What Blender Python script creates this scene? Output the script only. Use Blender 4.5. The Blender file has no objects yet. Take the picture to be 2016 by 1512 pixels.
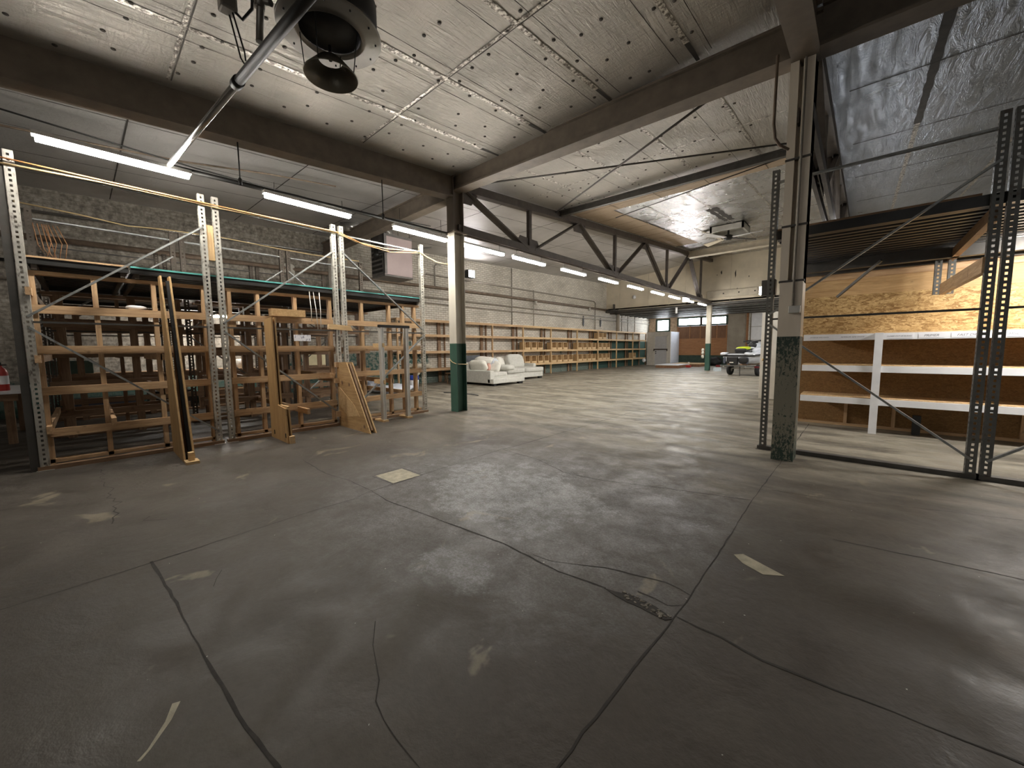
import bpy, bmesh, math, random
from mathutils import Vector, Matrix, noise
random.seed(7)
sc = bpy.context.scene
COL = sc.collection
ORG = {}
V = Vector

# ------------------------------------------------------------------ mesh helper
class MB:
    def __init__(s):
        s.v = []; s.f = []; s.sm = []
    def add(s, vs, fs, smooth=False):
        n = len(s.v); s.v += [tuple(p) for p in vs]
        for f in fs:
            s.f.append(tuple(i + n for i in f)); s.sm.append(smooth)
        return s
    def box(s, x0, y0, z0, x1, y1, z1):
        x0, x1 = min(x0, x1), max(x0, x1); y0, y1 = min(y0, y1), max(y0, y1); z0, z1 = min(z0, z1), max(z0, z1)
        vs = [(x0,y0,z0),(x1,y0,z0),(x1,y1,z0),(x0,y1,z0),(x0,y0,z1),(x1,y0,z1),(x1,y1,z1),(x0,y1,z1)]
        return s.add(vs, [(0,3,2,1),(4,5,6,7),(0,1,5,4),(1,2,6,5),(2,3,7,6),(3,0,4,7)])
    def bar(s, p, q, w, h, up=(0,0,1)):
        p = V(p); q = V(q); d = (q-p).normalized(); up = V(up)
        if abs(d.dot(up)) > .98: up = V((1,0,0))
        a = d.cross(up).normalized()*(w/2); b = a.cross(d).normalized()*(h/2)
        vs = [p-a-b,p+a-b,p+a+b,p-a+b,q-a-b,q+a-b,q+a+b,q-a+b]
        return s.add(vs, [(0,1,2,3),(4,7,6,5),(0,4,5,1),(1,5,6,2),(2,6,7,3),(3,7,4,0)])
    def tube(s, pts, r, n=10):
        pts = [V(p) for p in pts]; rings = []; prev = None
        for i, p in enumerate(pts):
            d = (pts[min(i+1, len(pts)-1)] - pts[max(i-1, 0)]).normalized()
            if prev is None:
                u = V((0,0,1)) if abs(d.z) < .9 else V((1,0,0))
                a = d.cross(u).normalized()
            else:
                a = (prev - d*prev.dot(d)).normalized()
            prev = a; b = d.cross(a)
            rr = r[i] if isinstance(r, (list, tuple)) else r
            rings.append([p + a*rr*math.cos(2*math.pi*k/n) + b*rr*math.sin(2*math.pi*k/n) for k in range(n)])
        return s.loft(rings, True)
    def loft(s, rings, smooth=True, cap=True, close=True):
        n = len(rings[0]); vs = [p for r in rings for p in r]; fs = []
        for i in range(len(rings)-1):
            for k in range(n if close else n-1):
                k2 = (k+1) % n
                fs.append((i*n+k, i*n+k2, (i+1)*n+k2, (i+1)*n+k))
        s.add(vs, fs, smooth)
        if cap:
            m = len(s.v) - len(vs)
            s.f.append(tuple(m+k for k in reversed(range(n)))); s.sm.append(False)
            s.f.append(tuple(m+(len(rings)-1)*n+k for k in range(n))); s.sm.append(False)
        return s
    def lathe(s, prof, c, n=32, cap=False):
        rings = [[(c[0]+r*math.cos(2*math.pi*k/n), c[1]+r*math.sin(2*math.pi*k/n), c[2]+z) for k in range(n)] for r, z in prof]
        return s.loft(rings, True, cap)
    def prism(s, pts, vec):
        vec = V(vec); a = [V(p) for p in pts]; b = [p+vec for p in a]; n = len(a)
        s.add(a+b, [tuple(reversed(range(n))), tuple(range(n, 2*n))] + [(k, (k+1) % n, n+(k+1) % n, n+k) for k in range(n)])
        return s
    def pillow(s, c, r, ex=.55, rot=(0,0,0), n=20, wob=.0, seed=0):
        M = Matrix.Rotation(rot[2],3,'Z') @ Matrix.Rotation(rot[1],3,'Y') @ Matrix.Rotation(rot[0],3,'X')
        sp = lambda t, e: math.copysign(abs(t)**e, t)
        rings = []
        for i in range(1, n):
            ph = -math.pi/2 + math.pi*i/n; ring = []
            for k in range(2*n):
                th = math.pi*k/n
                p = V((r[0]*sp(math.cos(ph),ex)*sp(math.cos(th),ex), r[1]*sp(math.cos(ph),ex)*sp(math.sin(th),ex), r[2]*sp(math.sin(ph),ex)))
                if wob: p *= 1 + wob*noise.noise(p*6 + V((seed*7.3, 0, 0)))
                ring.append(M @ p + V(c))
            rings.append(ring)
        return s.loft(rings, True)
    def strip(s, o, u, w, h, pitch, hw, hh):
        """upright strip with a column of real slots: o lower corner, u horizontal unit dir"""
        o = V(o); u = V(u); z = V((0,0,1)); n = int(h/pitch)
        xs = [0, (w-hw)/2, (w+hw)/2, w]
        vs = []; fs = []
        zs = []
        for i in range(n):
            b = i*pitch; zs += [b, b+(pitch-hh)/2, b+(pitch+hh)/2]
        zs.append(h)
        for zz in zs:
            for x in xs: vs.append(o + u*x + z*zz)
        for i in range(len(zs)-1):
            for k in range(3):
                if k == 1 and i % 3 == 1: continue
                fs.append((i*4+k, i*4+k+1, (i+1)*4+k+1, (i+1)*4+k))
        return s.add(vs, fs)
    def build(s, name, mat, parent=None, bevel=0, solid=0, kind=None, sub=0, local=False):
        off = ORG.get(parent.name, V((0,0,0))) if parent and not local else V((0,0,0))
        me = bpy.data.meshes.new(name)
        me.from_pydata([tuple(V(p)-off) for p in s.v], [], s.f)
        me.polygons.foreach_set('use_smooth', s.sm)
        me.materials.append(mat); me.update()
        o = bpy.data.objects.new(name, me); COL.objects.link(o)
        if parent: o.parent = parent
        ORG[o.name] = off
        if solid:
            m = o.modifiers.new('solid','SOLIDIFY'); m.thickness = solid; m.offset = 0
        if bevel:
            m = o.modifiers.new('bevel','BEVEL'); m.width = bevel; m.segments = 2; m.limit_method = 'ANGLE'
        if sub:
            m = o.modifiers.new('sub','SUBSURF'); m.levels = sub; m.render_levels = sub
        if kind: o['kind'] = kind
        return o
    def one(s, name, mat, label, cat, group=None, **k):
        """a thing that is one mesh, origin at its base"""
        xs = [p[0] for p in s.v]; ys = [p[1] for p in s.v]; zs = [p[2] for p in s.v]
        c = V(((min(xs)+max(xs))/2, (min(ys)+max(ys))/2, min(zs)))
        s.v = [tuple(V(p)-c) for p in s.v]
        o = s.build(name, mat, **k); o.location = c; ORG[o.name] = c
        tag(o, label, cat, group); return o

def tag(o, label, cat, group=None, kind=None):
    o['label'] = label; o['category'] = cat
    if group: o['group'] = group
    if kind: o['kind'] = kind
    return o
def thing(name, label, cat, loc=(0,0,0), rz=0, group=None, kind=None):
    o = bpy.data.objects.new(name, None); COL.objects.link(o)
    o.location = loc; o.rotation_euler = (0,0,rz); o.empty_display_size = .1
    ORG[o.name] = V(loc) if rz == 0 else V((0,0,0))   # rotated things are built in their own axes
    return tag(o, label, cat, group, kind)
def dup(root, loc, label, rz=None, group=None):
    r = root.copy(); COL.objects.link(r); r.location = loc
    if rz is not None: r.rotation_euler = (0,0,rz)
    r['label'] = label
    if group: r['group'] = group
    for ch in list(root.children):
        c = ch.copy(); COL.objects.link(c); c.parent = r
        for g in ch.children:
            d = g.copy(); COL.objects.link(d); d.parent = c
    return r
def struct(name, mb, mat, parent=None, **k):
    return mb.build(name, mat, parent, kind='structure', **k)
ORD = ['first','second','third','fourth','fifth','sixth','seventh','eighth','ninth','tenth','eleventh','twelfth','thirteenth']

# ------------------------------------------------------------------ materials
class NT:
    def __init__(s, name):
        s.m = bpy.data.materials.new(name); s.m.use_nodes = True
        s.t = s.m.node_tree; s.b = s.t.nodes['Principled BSDF']; s.out = s.t.nodes['Material Output']
    def n(s, typ, **k):
        nd = s.t.nodes.new(typ)
        for a, b in k.items():
            if a.startswith('_'): setattr(nd, a[1:], b)
            else:
                nd.inputs[int(a[1:]) if a[0] == 'i' and a[1:].isdigit() else a.replace('__',' ')].default_value = b
        return nd
    def l(s, a, b): s.t.links.new(a, b)
    def co(s, scale=(1,1,1), rot=(0,0,0), loc=(0,0,0)):
        tc = s.n('ShaderNodeTexCoord'); mp = s.n('ShaderNodeMapping')
        mp.inputs['Scale'].default_value = scale; mp.inputs['Rotation'].default_value = rot; mp.inputs['Location'].default_value = loc
        s.l(tc.outputs['Object'], mp.inputs['Vector']); return mp.outputs['Vector']
    def noise(s, vec, scale, detail=5, rough=.6, dist=0):
        nd = s.n('ShaderNodeTexNoise', Scale=scale, Detail=detail, Roughness=rough, Distortion=dist)
        s.l(vec, nd.inputs['Vector']); return nd.outputs['Fac']
    def ramp(s, fac, stops):
        nd = s.n('ShaderNodeValToRGB'); e = nd.color_ramp.elements
        while len(e) < len(stops): e.new(.5)
        for el, (p, c) in zip(e, stops):
            el.position = p; el.color = (*c, 1) if len(c) == 3 else c
        s.l(fac, nd.inputs['Fac']); return nd.outputs['Color']
    def step(s, val, a, b):
        nd = s.n('ShaderNodeMapRange', _interpolation_type='SMOOTHSTEP')
        nd.inputs['From Min'].default_value = a; nd.inputs['From Max'].default_value = b
        s.l(val, nd.inputs['Value']); return nd.outputs['Result']
    def math(s, op, a, b=None):
        nd = s.n('ShaderNodeMath', _operation=op)
        for i, x in enumerate((a, b)):
            if x is None: continue
            if isinstance(x, (int, float)): nd.inputs[i].default_value = x
            else: s.l(x, nd.inputs[i])
        return nd.outputs[0]
    def mix(s, fac, a, b, blend='MIX'):
        nd = s.n('ShaderNodeMix', _data_type='RGBA', _blend_type=blend)
        for i, x in ((0, fac), (6, a), (7, b)):
            if isinstance(x, (int, float)): nd.inputs[i].default_value = x
            elif isinstance(x, tuple): nd.inputs[i].default_value = (*x, 1)
            else: s.l(x, nd.inputs[i])
        return nd.outputs[2]
    def bump(s, h, strength=.3, dist=.01):
        nd = s.n('ShaderNodeBump', Strength=strength, Distance=dist)
        s.l(h, nd.inputs['Height']); s.l(nd.outputs['Normal'], s.b.inputs['Normal']); return nd
    def xyz(s):
        tc = s.n('ShaderNodeTexCoord'); sp = s.n('ShaderNodeSeparateXYZ'); s.l(tc.outputs['Object'], sp.inputs[0]); return sp.outputs
    def col(s, c):
        if isinstance(c, tuple): s.b.inputs['Base Color'].default_value = (*c, 1)
        else: s.l(c, s.b.inputs['Base Color'])
    def pbr(s, rough=.6, metal=0, spec=.5):
        s.b.inputs['Roughness'].default_value = rough; s.b.inputs['Metallic'].default_value = metal
        s.b.inputs['Specular IOR Level'].default_value = spec
        return s
def simple(name, c, rough=.6, metal=0, var=.25, scale=6, bump=0):
    t = NT(name).pbr(rough, metal)
    f = t.noise(t.co(), scale)
    t.col(t.ramp(f, [(.3, tuple(x*(1-var) for x in c)), (.7, tuple(min(1, x*(1+var)) for x in c))]))
    if bump: t.bump(t.noise(t.co(), scale*8), bump, .004)
    return t.m
def wood(name, lo, hi, axis, rough=.6):
    t = NT(name).pbr(rough, 0, .3)
    s = [9, 9, 9]; s['xyz'.index(axis)] = .6
    f = t.noise(t.co(tuple(s)), 3.2, 6, .62, .8)
    g = t.noise(t.co(tuple(x*2 for x in s)), 10, 3, .6)
    c = t.ramp(f, [(.28, lo), (.5, tuple((a+b)/2 for a, b in zip(lo, hi))), (.72, hi)])
    k = t.step(t.noise(t.co((5,5,5)), 1.4, 2), .66, .74)
    c = t.mix(t.math('MULTIPLY', k, .5), c, tuple(x*.45 for x in lo))
    t.col(t.mix(.25, c, t.ramp(g, [(.35, (.25,.15,.07)), (.65, (1,.9,.75))]), 'MULTIPLY'))
    t.bump(g, .15, .003)
    return t.m
def emit(name, c, s):
    t = NT(name).pbr(.4)
    t.col((.8,.8,.8)); t.b.inputs['Emission Color'].default_value = (*c, 1); t.b.inputs['Emission Strength'].default_value = s
    return t.m

M = {}
PINE_LO, PINE_HI = (.40,.245,.13), (.70,.50,.30)
for a in 'xyz': M['pine_'+a] = wood('pine_'+a, PINE_LO, PINE_HI, a)
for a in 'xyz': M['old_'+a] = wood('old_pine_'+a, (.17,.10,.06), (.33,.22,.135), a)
for a in 'yz': M['fresh_'+a] = wood('fresh_pine_'+a, (.52,.34,.16), (.74,.55,.32), a)
M['ply'] = wood('plywood', (.38,.23,.10), (.60,.41,.20), 'z')
M['plyx'] = wood('plywood_x', (.38,.23,.10), (.62,.43,.22), 'x')
M['brownwood'] = wood('brown_planks', (.36,.17,.08), (.56,.30,.15), 'x')
M['darkwood'] = wood('dark_door_panel', (.20,.10,.06), (.34,.19,.11), 'z')

# floor: worn, stained concrete
t = NT('concrete_floor').pbr(.5, 0, .2)
v = t.co()
a = t.noise(v, .55, 6, .62, .5); b = t.noise(v, 3.0, 6, .65, .3); c = t.noise(v, 26, 4, .7)
ab = t.math('ADD', t.math('MULTIPLY', a, .6), t.math('MULTIPLY', b, .4))
base = t.ramp(ab, [(.36, (.125,.108,.090)), (.47, (.205,.180,.150)), (.56, (.265,.235,.195)), (.66, (.36,.325,.265))])
X, Y, Z = t.xyz()
dust_and_light = t.math('MULTIPLY', t.step(t.math('ADD', Y, t.math('MULTIPLY', t.math('ADD', a, -.5), 5)), 2.6, 6.5), .8)  # tan dust with distance, plus the brighter far light painted into the colour
base = t.mix(.76, base, (.050,.042,.035))  # near floor darkened in the colour for its weaker light
base = t.mix(dust_and_light, base, t.ramp(t.noise(t.co((.5,1.6,1)), 1.6, 6, .65, .6), [(.36,(.13,.115,.09)),(.48,(.25,.222,.172)),(.60,(.39,.35,.275))]))
# pale worn coating in the bay between the joints, a bluish reflection painted in with it
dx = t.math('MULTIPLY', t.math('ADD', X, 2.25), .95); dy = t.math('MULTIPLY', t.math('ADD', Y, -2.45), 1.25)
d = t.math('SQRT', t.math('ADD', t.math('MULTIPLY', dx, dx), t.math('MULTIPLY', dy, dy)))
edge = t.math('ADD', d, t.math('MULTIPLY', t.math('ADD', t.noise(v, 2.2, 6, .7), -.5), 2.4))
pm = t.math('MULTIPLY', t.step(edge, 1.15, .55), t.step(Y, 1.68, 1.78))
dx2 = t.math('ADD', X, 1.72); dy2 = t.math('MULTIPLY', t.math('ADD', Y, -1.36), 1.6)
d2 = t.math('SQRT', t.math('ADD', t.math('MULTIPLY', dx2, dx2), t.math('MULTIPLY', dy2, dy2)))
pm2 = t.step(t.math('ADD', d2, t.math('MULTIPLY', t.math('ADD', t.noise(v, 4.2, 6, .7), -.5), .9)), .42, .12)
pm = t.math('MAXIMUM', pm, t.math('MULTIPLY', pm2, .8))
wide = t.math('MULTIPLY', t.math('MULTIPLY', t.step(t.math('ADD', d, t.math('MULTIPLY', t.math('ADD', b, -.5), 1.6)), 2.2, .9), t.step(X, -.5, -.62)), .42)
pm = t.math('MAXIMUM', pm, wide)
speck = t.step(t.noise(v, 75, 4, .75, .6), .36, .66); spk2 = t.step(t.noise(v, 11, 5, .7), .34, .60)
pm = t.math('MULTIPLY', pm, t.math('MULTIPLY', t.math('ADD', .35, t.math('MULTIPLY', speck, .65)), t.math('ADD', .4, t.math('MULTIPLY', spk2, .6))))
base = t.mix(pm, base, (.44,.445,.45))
# small yellowish scuffs and paint chips
ys = t.step(t.noise(t.co((1.3,1.0,1)), 1.7, 4, .6, .6), .63, .70)
base = t.mix(t.math('MULTIPLY', ys, .35), base, (.42,.36,.25))
chip = t.step(t.noise(v, 34, 2, .5), .765, .785)
base = t.mix(t.math('MULTIPLY', chip, .7), base, (.62,.60,.52))
base = t.mix(.28, base, t.ramp(c, [(.3,(.45,.45,.45)),(.7,(1,1,1))]), 'MULTIPLY')
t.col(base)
r = t.n('ShaderNodeMapRange'); r.inputs['From Min'].default_value = .35; r.inputs['From Max'].default_value = .65
r.inputs['To Min'].default_value = .42; r.inputs['To Max'].default_value = .70
t.l(b, r.inputs['Value']); t.l(r.outputs[0], t.b.inputs['Roughness'])
h = t.math('ADD', t.math('MULTIPLY', b, 1.0), t.math('MULTIPLY', c, .16))
t.bump(h, .6, .014)
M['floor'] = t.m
M['joint'] = simple('floor_joint_dirt', (.035,.03,.025), .9, 0, .3, 20)
M['rubble'] = simple('broken_concrete', (.17,.15,.12), .95, 0, .6, 30, .6)
M['patch'] = simple('cement_patch', (.42,.38,.28), .8, 0, .25, 14, .3)

# foil faced insulation ceiling
def foil(name, c0, c1, rough, metal, wx, wy, bstr):
    t = NT(name).pbr(rough, metal, .5)
    n1 = t.noise(t.co((wx*2.6, wy*1.7, 1)), 1.0, 6, .68, .8); n2 = t.noise(t.co(), 1.1, 4, .6); n3 = t.noise(t.co((wy*3, wx*1.6, 1)), 1.0, 4, .6, 1.2)
    t.col(t.ramp(n2, [(.3, c0), (.7, c1)]))
    r = t.n('ShaderNodeMapRange'); r.inputs['To Min'].default_value = rough-.08; r.inputs['To Max'].default_value = rough+.14
    t.l(n2, r.inputs['Value']); t.l(r.outputs[0], t.b.inputs['Roughness'])
    t.bump(t.math('ADD', n1, t.math('MULTIPLY', n3, .35)), bstr, .035)
    return t.m
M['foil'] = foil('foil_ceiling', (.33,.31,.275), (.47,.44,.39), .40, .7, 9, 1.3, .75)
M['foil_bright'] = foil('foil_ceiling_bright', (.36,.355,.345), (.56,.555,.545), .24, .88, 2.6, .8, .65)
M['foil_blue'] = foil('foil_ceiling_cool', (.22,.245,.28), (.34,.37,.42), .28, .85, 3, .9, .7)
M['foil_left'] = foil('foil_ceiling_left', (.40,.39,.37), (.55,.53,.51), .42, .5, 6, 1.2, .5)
t = NT('crinkled_tape').pbr(.35, .7)
n1 = t.noise(t.co(), 24, 4, .7); t.col(t.ramp(n1, [(.42, (.10,.085,.07)), (.52, (.45,.42,.37)), (.64, (.75,.72,.66))])); t.bump(n1, .8, .01)
M['tape'] = t.m
M['dot'] = simple('fastener_disc', (.05,.043,.035), .7, .3)
M['tanboard'] = wood('tan_ceiling_board', (.38,.29,.20), (.52,.42,.31), 'x', .7)
M['tan_joint'] = simple('board_gap', (.16,.12,.08), .9)
M['beam'] = simple('brown_painted_steel', (.155,.125,.095), .6, .1, .2, 5)
M['beamcream'] = simple('cream_painted_steel', (.52,.46,.36), .6, 0, .15, 4)
M['truss'] = simple('dark_brown_steel', (.115,.098,.085), .55, .25, .2, 6)

def column_mat(name, zg, zc, green, cream, top, chips):
    t = NT(name).pbr(.5, 0, .45)
    X, Y, Z = t.xyz()
    n = t.noise(t.co((1.6,1.6,.8)), 26 if chips else 9, 6, .75, .6)
    c = t.mix(t.step(Z, zc-.01, zc+.01), cream, top)
    g = green
    if chips:
        g = t.mix(t.math('MULTIPLY', t.step(t.math('SUBTRACT', n, t.math('MULTIPLY', t.math('ABSOLUTE', t.math('ADD', Z, -.68)), .30)), .33, .39), .85), green, (.25,.23,.175))
    else:
        g = t.mix(t.step(n, .68, .72), green, (.35,.36,.30))
    c = t.mix(t.step(Z, zg-.004, zg+.004), g, c)
    c = t.mix(.35, c, t.ramp(t.noise(t.co((1,1,.3)), 3, 5), [(.3,(.55,.52,.48)),(.6,(1,1,1))]), 'MULTIPLY')
    t.col(c); t.bump(n, .2, .004); return t.m
M['col_left'] = column_mat('column_paint_left', 1.37, 3.5, (.045,.115,.085), (.66,.62,.53), (.17,.14,.11), False)
M['col_far'] = column_mat('column_paint_far', 1.45, 9, (.045,.115,.085), (.72,.66,.54), (.5,.5,.5), False)
M['col_right'] = column_mat('column_paint_right', 1.357, 9, (.028,.05,.038), (.72,.64,.53), (.3,.27,.22), True)

# brick wall on the left
t = NT('painted_brick_wall').pbr(.8, 0, .3)
X, Y, Z = t.xyz()
cb = t.n('ShaderNodeCombineXYZ'); t.l(Y, cb.inputs[0]); t.l(Z, cb.inputs[1])
br = t.n('ShaderNodeTexBrick', Scale=1.0, Mortar__Size=.011, Mortar__Smooth=.3, Brick__Width=.225, Row__Height=.079)
t.l(cb.outputs[0], br.inputs['Vector'])
br.inputs['Color1'].default_value = (1,1,1,1); br.inputs['Color2'].default_value = (.82,.82,.82,1); br.inputs['Mortar'].default_value = (.50,.48,.44,1)
n1 = t.noise(t.co((1,.7,1)), 1.1, 6, .65); n2 = t.noise(t.co(), 9, 5, .7)
paint = t.ramp(n1, [(.3, (.52,.48,.41)), (.6, (.70,.66,.58))])
rough_p = t.ramp(n2, [(.36, (.15,.13,.11)), (.52, (.27,.245,.205)), (.66, (.38,.35,.30)), (.74,(.56,.52,.46))])
em = t.step(t.math('ADD', Y, t.math('MULTIPLY', t.math('ADD', n1, -.5), 6)), 5.0, 8.0)
c = t.mix(em, rough_p, paint)
bf = t.math('ADD', .35, t.math('MULTIPLY', em, .65))
c = t.mix(bf, c, t.mix(1.0, c, br.outputs['Color'], 'MULTIPLY'))
flake = t.step(n2, .47, .53)
g1 = t.math('MULTIPLY', t.step(t.math('ADD', t.math('ADD', Z, t.math('MULTIPLY', t.step(Y, 4.6, 3.4), .45)), t.math('MULTIPLY', n1, .35)), 1.38, 1.30), t.math('MULTIPLY', t.step(Y, 17.6, 17.4), t.math('ADD', .35, t.math('MULTIPLY', flake, .65))))
g1 = t.math('MULTIPLY', g1, t.math('SUBTRACT', 1, t.math('MULTIPLY', t.step(Y, 8.6, 8.8), t.step(Y, 17.4, 17.2))))
g2 = t.math('MULTIPLY', t.step(Z, 1.72, 1.70), t.step(Y, 20.6, 20.65))
low = t.step(t.math('ADD', Z, t.math('MULTIPLY', n1, .1)), .58, .52)
c = t.mix(t.math('MAXIMUM', t.math('MAXIMUM', g1, g2), t.math('MULTIPLY', low, .8)), c, (.040,.085,.070))
t.col(c)
t.bump(t.math('ADD', t.math('MULTIPLY', br.outputs['Fac'], t.math('MULTIPLY', bf, -.6)), t.math('MULTIPLY', n2, .7)), .5, .012)
M['brick'] = t.m
t = NT('stucco_wall').pbr(.85, 0, .3)
n1 = t.noise(t.co(), .8, 6, .65); n2 = t.noise(t.co(), 7, 5, .7)
t.col(t.mix(t.math('MULTIPLY', t.step(n2, .66, .72), .6), t.ramp(n1, [(.3, (.33,.28,.22)), (.65, (.46,.41,.33))]), (.16,.12,.09))); t.bump(n2, .25, .01)
M['stucco'] = t.m
M['bulk'] = simple('beige_plaster_panel', (.60,.53,.41), .75, 0, .14, 1.2, .1)
M['tanbrick'] = simple('tan_brick_pier', (.46,.33,.22), .85, 0, .3, 9, .4)
M['greywall'] = simple('grey_side_wall', (.30,.27,.23), .85, 0, .2, 1.5)
M['scuff'] = simple('black_scuff', (.035,.03,.025), .8)
# OSB
t = NT('osb_board').pbr(.6, 0, .3)
vo = t.n('ShaderNodeTexVoronoi', Scale=16, Randomness=1.0)
nz = t.n('ShaderNodeTexNoise', Scale=5, Detail=3); t.l(t.co((1,1,2.4)), nz.inputs['Vector'])
vm = t.n('ShaderNodeVectorMath', _operation='ADD'); t.l(t.co((1,1,2.6), (0,.5,0)), vm.inputs[0])
sc1 = t.n('ShaderNodeVectorMath', _operation='SCALE'); sc1.inputs['Scale'].default_value = .55; t.l(nz.outputs['Color'], sc1.inputs[0]); t.l(sc1.outputs[0], vm.inputs[1])
t.l(vm.outputs[0], vo.inputs['Vector'])
f = t.n('ShaderNodeSeparateColor'); t.l(vo.outputs['Color'], f.inputs[0])
g = t.noise(t.co((2,2,7)), 14, 4, .65, 1.5)
cc = t.ramp(f.outputs[0], [(0, (.27,.155,.055)), (.5, (.47,.31,.13)), (1, (.62,.44,.21))])
t.col(t.mix(.55, cc, t.ramp(g, [(.38,(.35,.24,.13)),(.56,(1,1,1))]), 'MULTIPLY')); t.bump(f.outputs[0], .2, .004)
M['osb'] = t.m
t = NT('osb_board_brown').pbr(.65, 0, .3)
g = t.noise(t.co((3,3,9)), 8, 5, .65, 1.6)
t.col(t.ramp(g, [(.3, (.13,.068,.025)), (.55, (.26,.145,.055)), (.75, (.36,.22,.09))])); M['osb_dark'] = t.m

# metal
def galv(name, c, rust, rough=.45, metal=.55):
    t = NT(name).pbr(rough, metal)
    n1 = t.noise(t.co((1,1,.8)), 5, 5, .65); n2 = t.noise(t.co((2,2,.9)), 9, 5, .7)
    base = t.ramp(n1, [(.3, tuple(x*.7 for x in c)), (.7, tuple(x*1.2 for x in c))])
    t.col(t.mix(t.math('MULTIPLY', t.step(n2, .52, .66), rust), base, (.085,.06,.045))); t.bump(n2, .15, .003); return t.m
M['galv'] = galv('galvanized_upright', (.55,.53,.47), .75)
M['galv_dark'] = galv('dull_dark_upright', (.14,.14,.13), .6, .5)
M['galv_old'] = galv('old_brown_upright', (.12,.10,.08), .8, .6)
M['brace'] = galv('grey_brace', (.30,.31,.30), .4, .45, .5)
M['bracedark'] = galv('dark_brace', (.085,.08,.072), .3, .5, .4)
M['deck'] = simple('dark_corrugated_steel', (.045,.044,.042), .42, .55, .25, 3)
M['deck_mid'] = simple('grey_corrugated_steel', (.30,.30,.30), .35, .75, .2, 3)
M['teal'] = simple('teal_edge', (.10,.36,.33), .45, 0, .15, 6)
M['black'] = simple('black_metal', (.012,.012,.012), .5, .2)
M['blackpipe'] = simple('black_pipe', (.02,.019,.017), .55, .3)
M['conduit'] = simple('shiny_conduit', (.50,.49,.47), .25, .9, .12)
M['greypipe'] = simple('painted_pipe', (.30,.27,.23), .6, .1, .2)
M['brownpipe'] = simple('rusty_pipe', (.17,.125,.09), .7, .2, .35)
M['whitepipe'] = simple('white_wrapped_pipe', (.52,.49,.43), .8, 0, .15)
M['pan'] = simple('grey_spun_metal', (.26,.245,.22), .38, .6, .1)
M['coneinner'] = simple('bronze_cone', (.17,.155,.12), .4, .5, .1)
M['white'] = simple('white_paint', (.82,.82,.83), .5, 0, .06)
M['bluewhite'] = simple('bluish_white_panel', (.62,.66,.74), .5, 0, .06)
M['doorwhite'] = simple('offwhite_door', (.66,.62,.54), .5, 0, .06)
M['doorgrey'] = simple('grey_steel_door', (.56,.55,.55), .5, 0, .06)
M['partition'] = simple('beige_partition', (.62,.58,.51), .7, 0, .08)
M['darkbar'] = simple('dark_bronze_bar', (.06,.045,.04), .4, .5)
M['brass'] = simple('brass', (.62,.42,.15), .25, .9, .1)
M['alu'] = simple('pale_metal_stud', (.58,.57,.53), .45, .5, .12, 4)
M['sofa'] = simple('pale_grey_upholstery', (.56,.55,.50), .9, 0, .1, 14, .25)
M['sofa_white'] = simple('cream_cushion_fabric', (.72,.70,.63), .9, 0, .08, 10, .25)
t = NT('blue_white_cloth').pbr(.9); n = t.noise(t.co((7,2,7)), 7, 4, .6, 1); t.col(t.ramp(n, [(.4,(.38,.43,.50)),(.56,(.72,.74,.76))])); t.bump(t.noise(t.co(), 18, 3), .6, .02); M['bluecloth'] = t.m
M['pink'] = simple('pinkish_cloth', (.62,.36,.29), .9, 0, .2)
M['slate'] = simple('dark_slate_panel', (.07,.075,.085), .5)
M['canvas'] = simple('canvas_tarp', (.50,.46,.37), .95, 0, .15, 9, .4)
M['heater'] = simple('mauve_painted_steel', (.43,.345,.335), .5, .05, .07, 2)
M['heater_dark'] = simple('heater_underside', (.16,.15,.14), .5, .4)
M['orange'] = simple('orange_cord', (.68,.31,.12), .55, 0, .08)
M['yellowcord'] = simple('tan_yellow_cord', (.58,.43,.22), .6, 0, .08)
M['cord'] = simple('white_rope', (.66,.63,.57), .8)
M['red'] = simple('red_enamel', (.42,.03,.02), .35, 0, .1)
M['redlens'] = simple('red_lens', (.10,.006,.008), .3)
M['lime'] = simple('lime_vinyl', (.50,.62,.02), .4, 0, .08)
M['jetwhite'] = simple('glossy_white_gelcoat', (.72,.74,.78), .15, 0, .05)
M['jetgrey'] = simple('dark_grey_gelcoat', (.10,.11,.14), .25, 0, .1)
M['rubber'] = simple('tyre_rubber', (.018,.018,.018), .8)
M['card'] = simple('cardboard', (.36,.23,.12), .85, 0, .12)
M['paper'] = simple('white_paper', (.82,.81,.83), .8, 0, .04)
t = NT('printed_notice').pbr(.8); n = t.noise(t.co((40,40,26)), 1, 3, .6); t.col(t.ramp(n, [(.40,(.33,.33,.42)),(.47,(.80,.80,.84))])); M['notice'] = t.m
M['ink'] = simple('marker_ink', (.16,.16,.17), .8)
M['blue'] = simple('blue_plastic', (.03,.06,.36), .4)
M['plate'] = simple('licence_plate_plain', (.46,.52,.55), .4, 0, .2, 20)
M['artboard'] = simple('cream_board', (.62,.56,.36), .8, 0, .1)
M['grass'] = simple('dark_green_plastic', (.04,.07,.05), .6)
M['led'] = emit('led_lens', (1, .955, .88), 46)
M['led_far'] = emit('led_lens_far', (1, .955, .88), 46)
M['led_cool'] = emit('led_lens_cool', (.93,.96,1), 44)
M['led_right'] = emit('led_lens_right', (1,.965,.92), 80)
M['led_dim'] = emit('led_lens_dim', (1,.955,.88), 6)
M['flood'] = emit('flood_lens', (1,.95,.95), 60)
M['sky'] = emit('daylight_glass', (.92,.96,1), 11)
M['day'] = emit('daylit_doorway', (1,.97,.92), .3)  # glow of the doorway added behind the camera as fill light
M['fitting'] = simple('white_fixture', (.70,.69,.66), .45, .1, .05)

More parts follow.
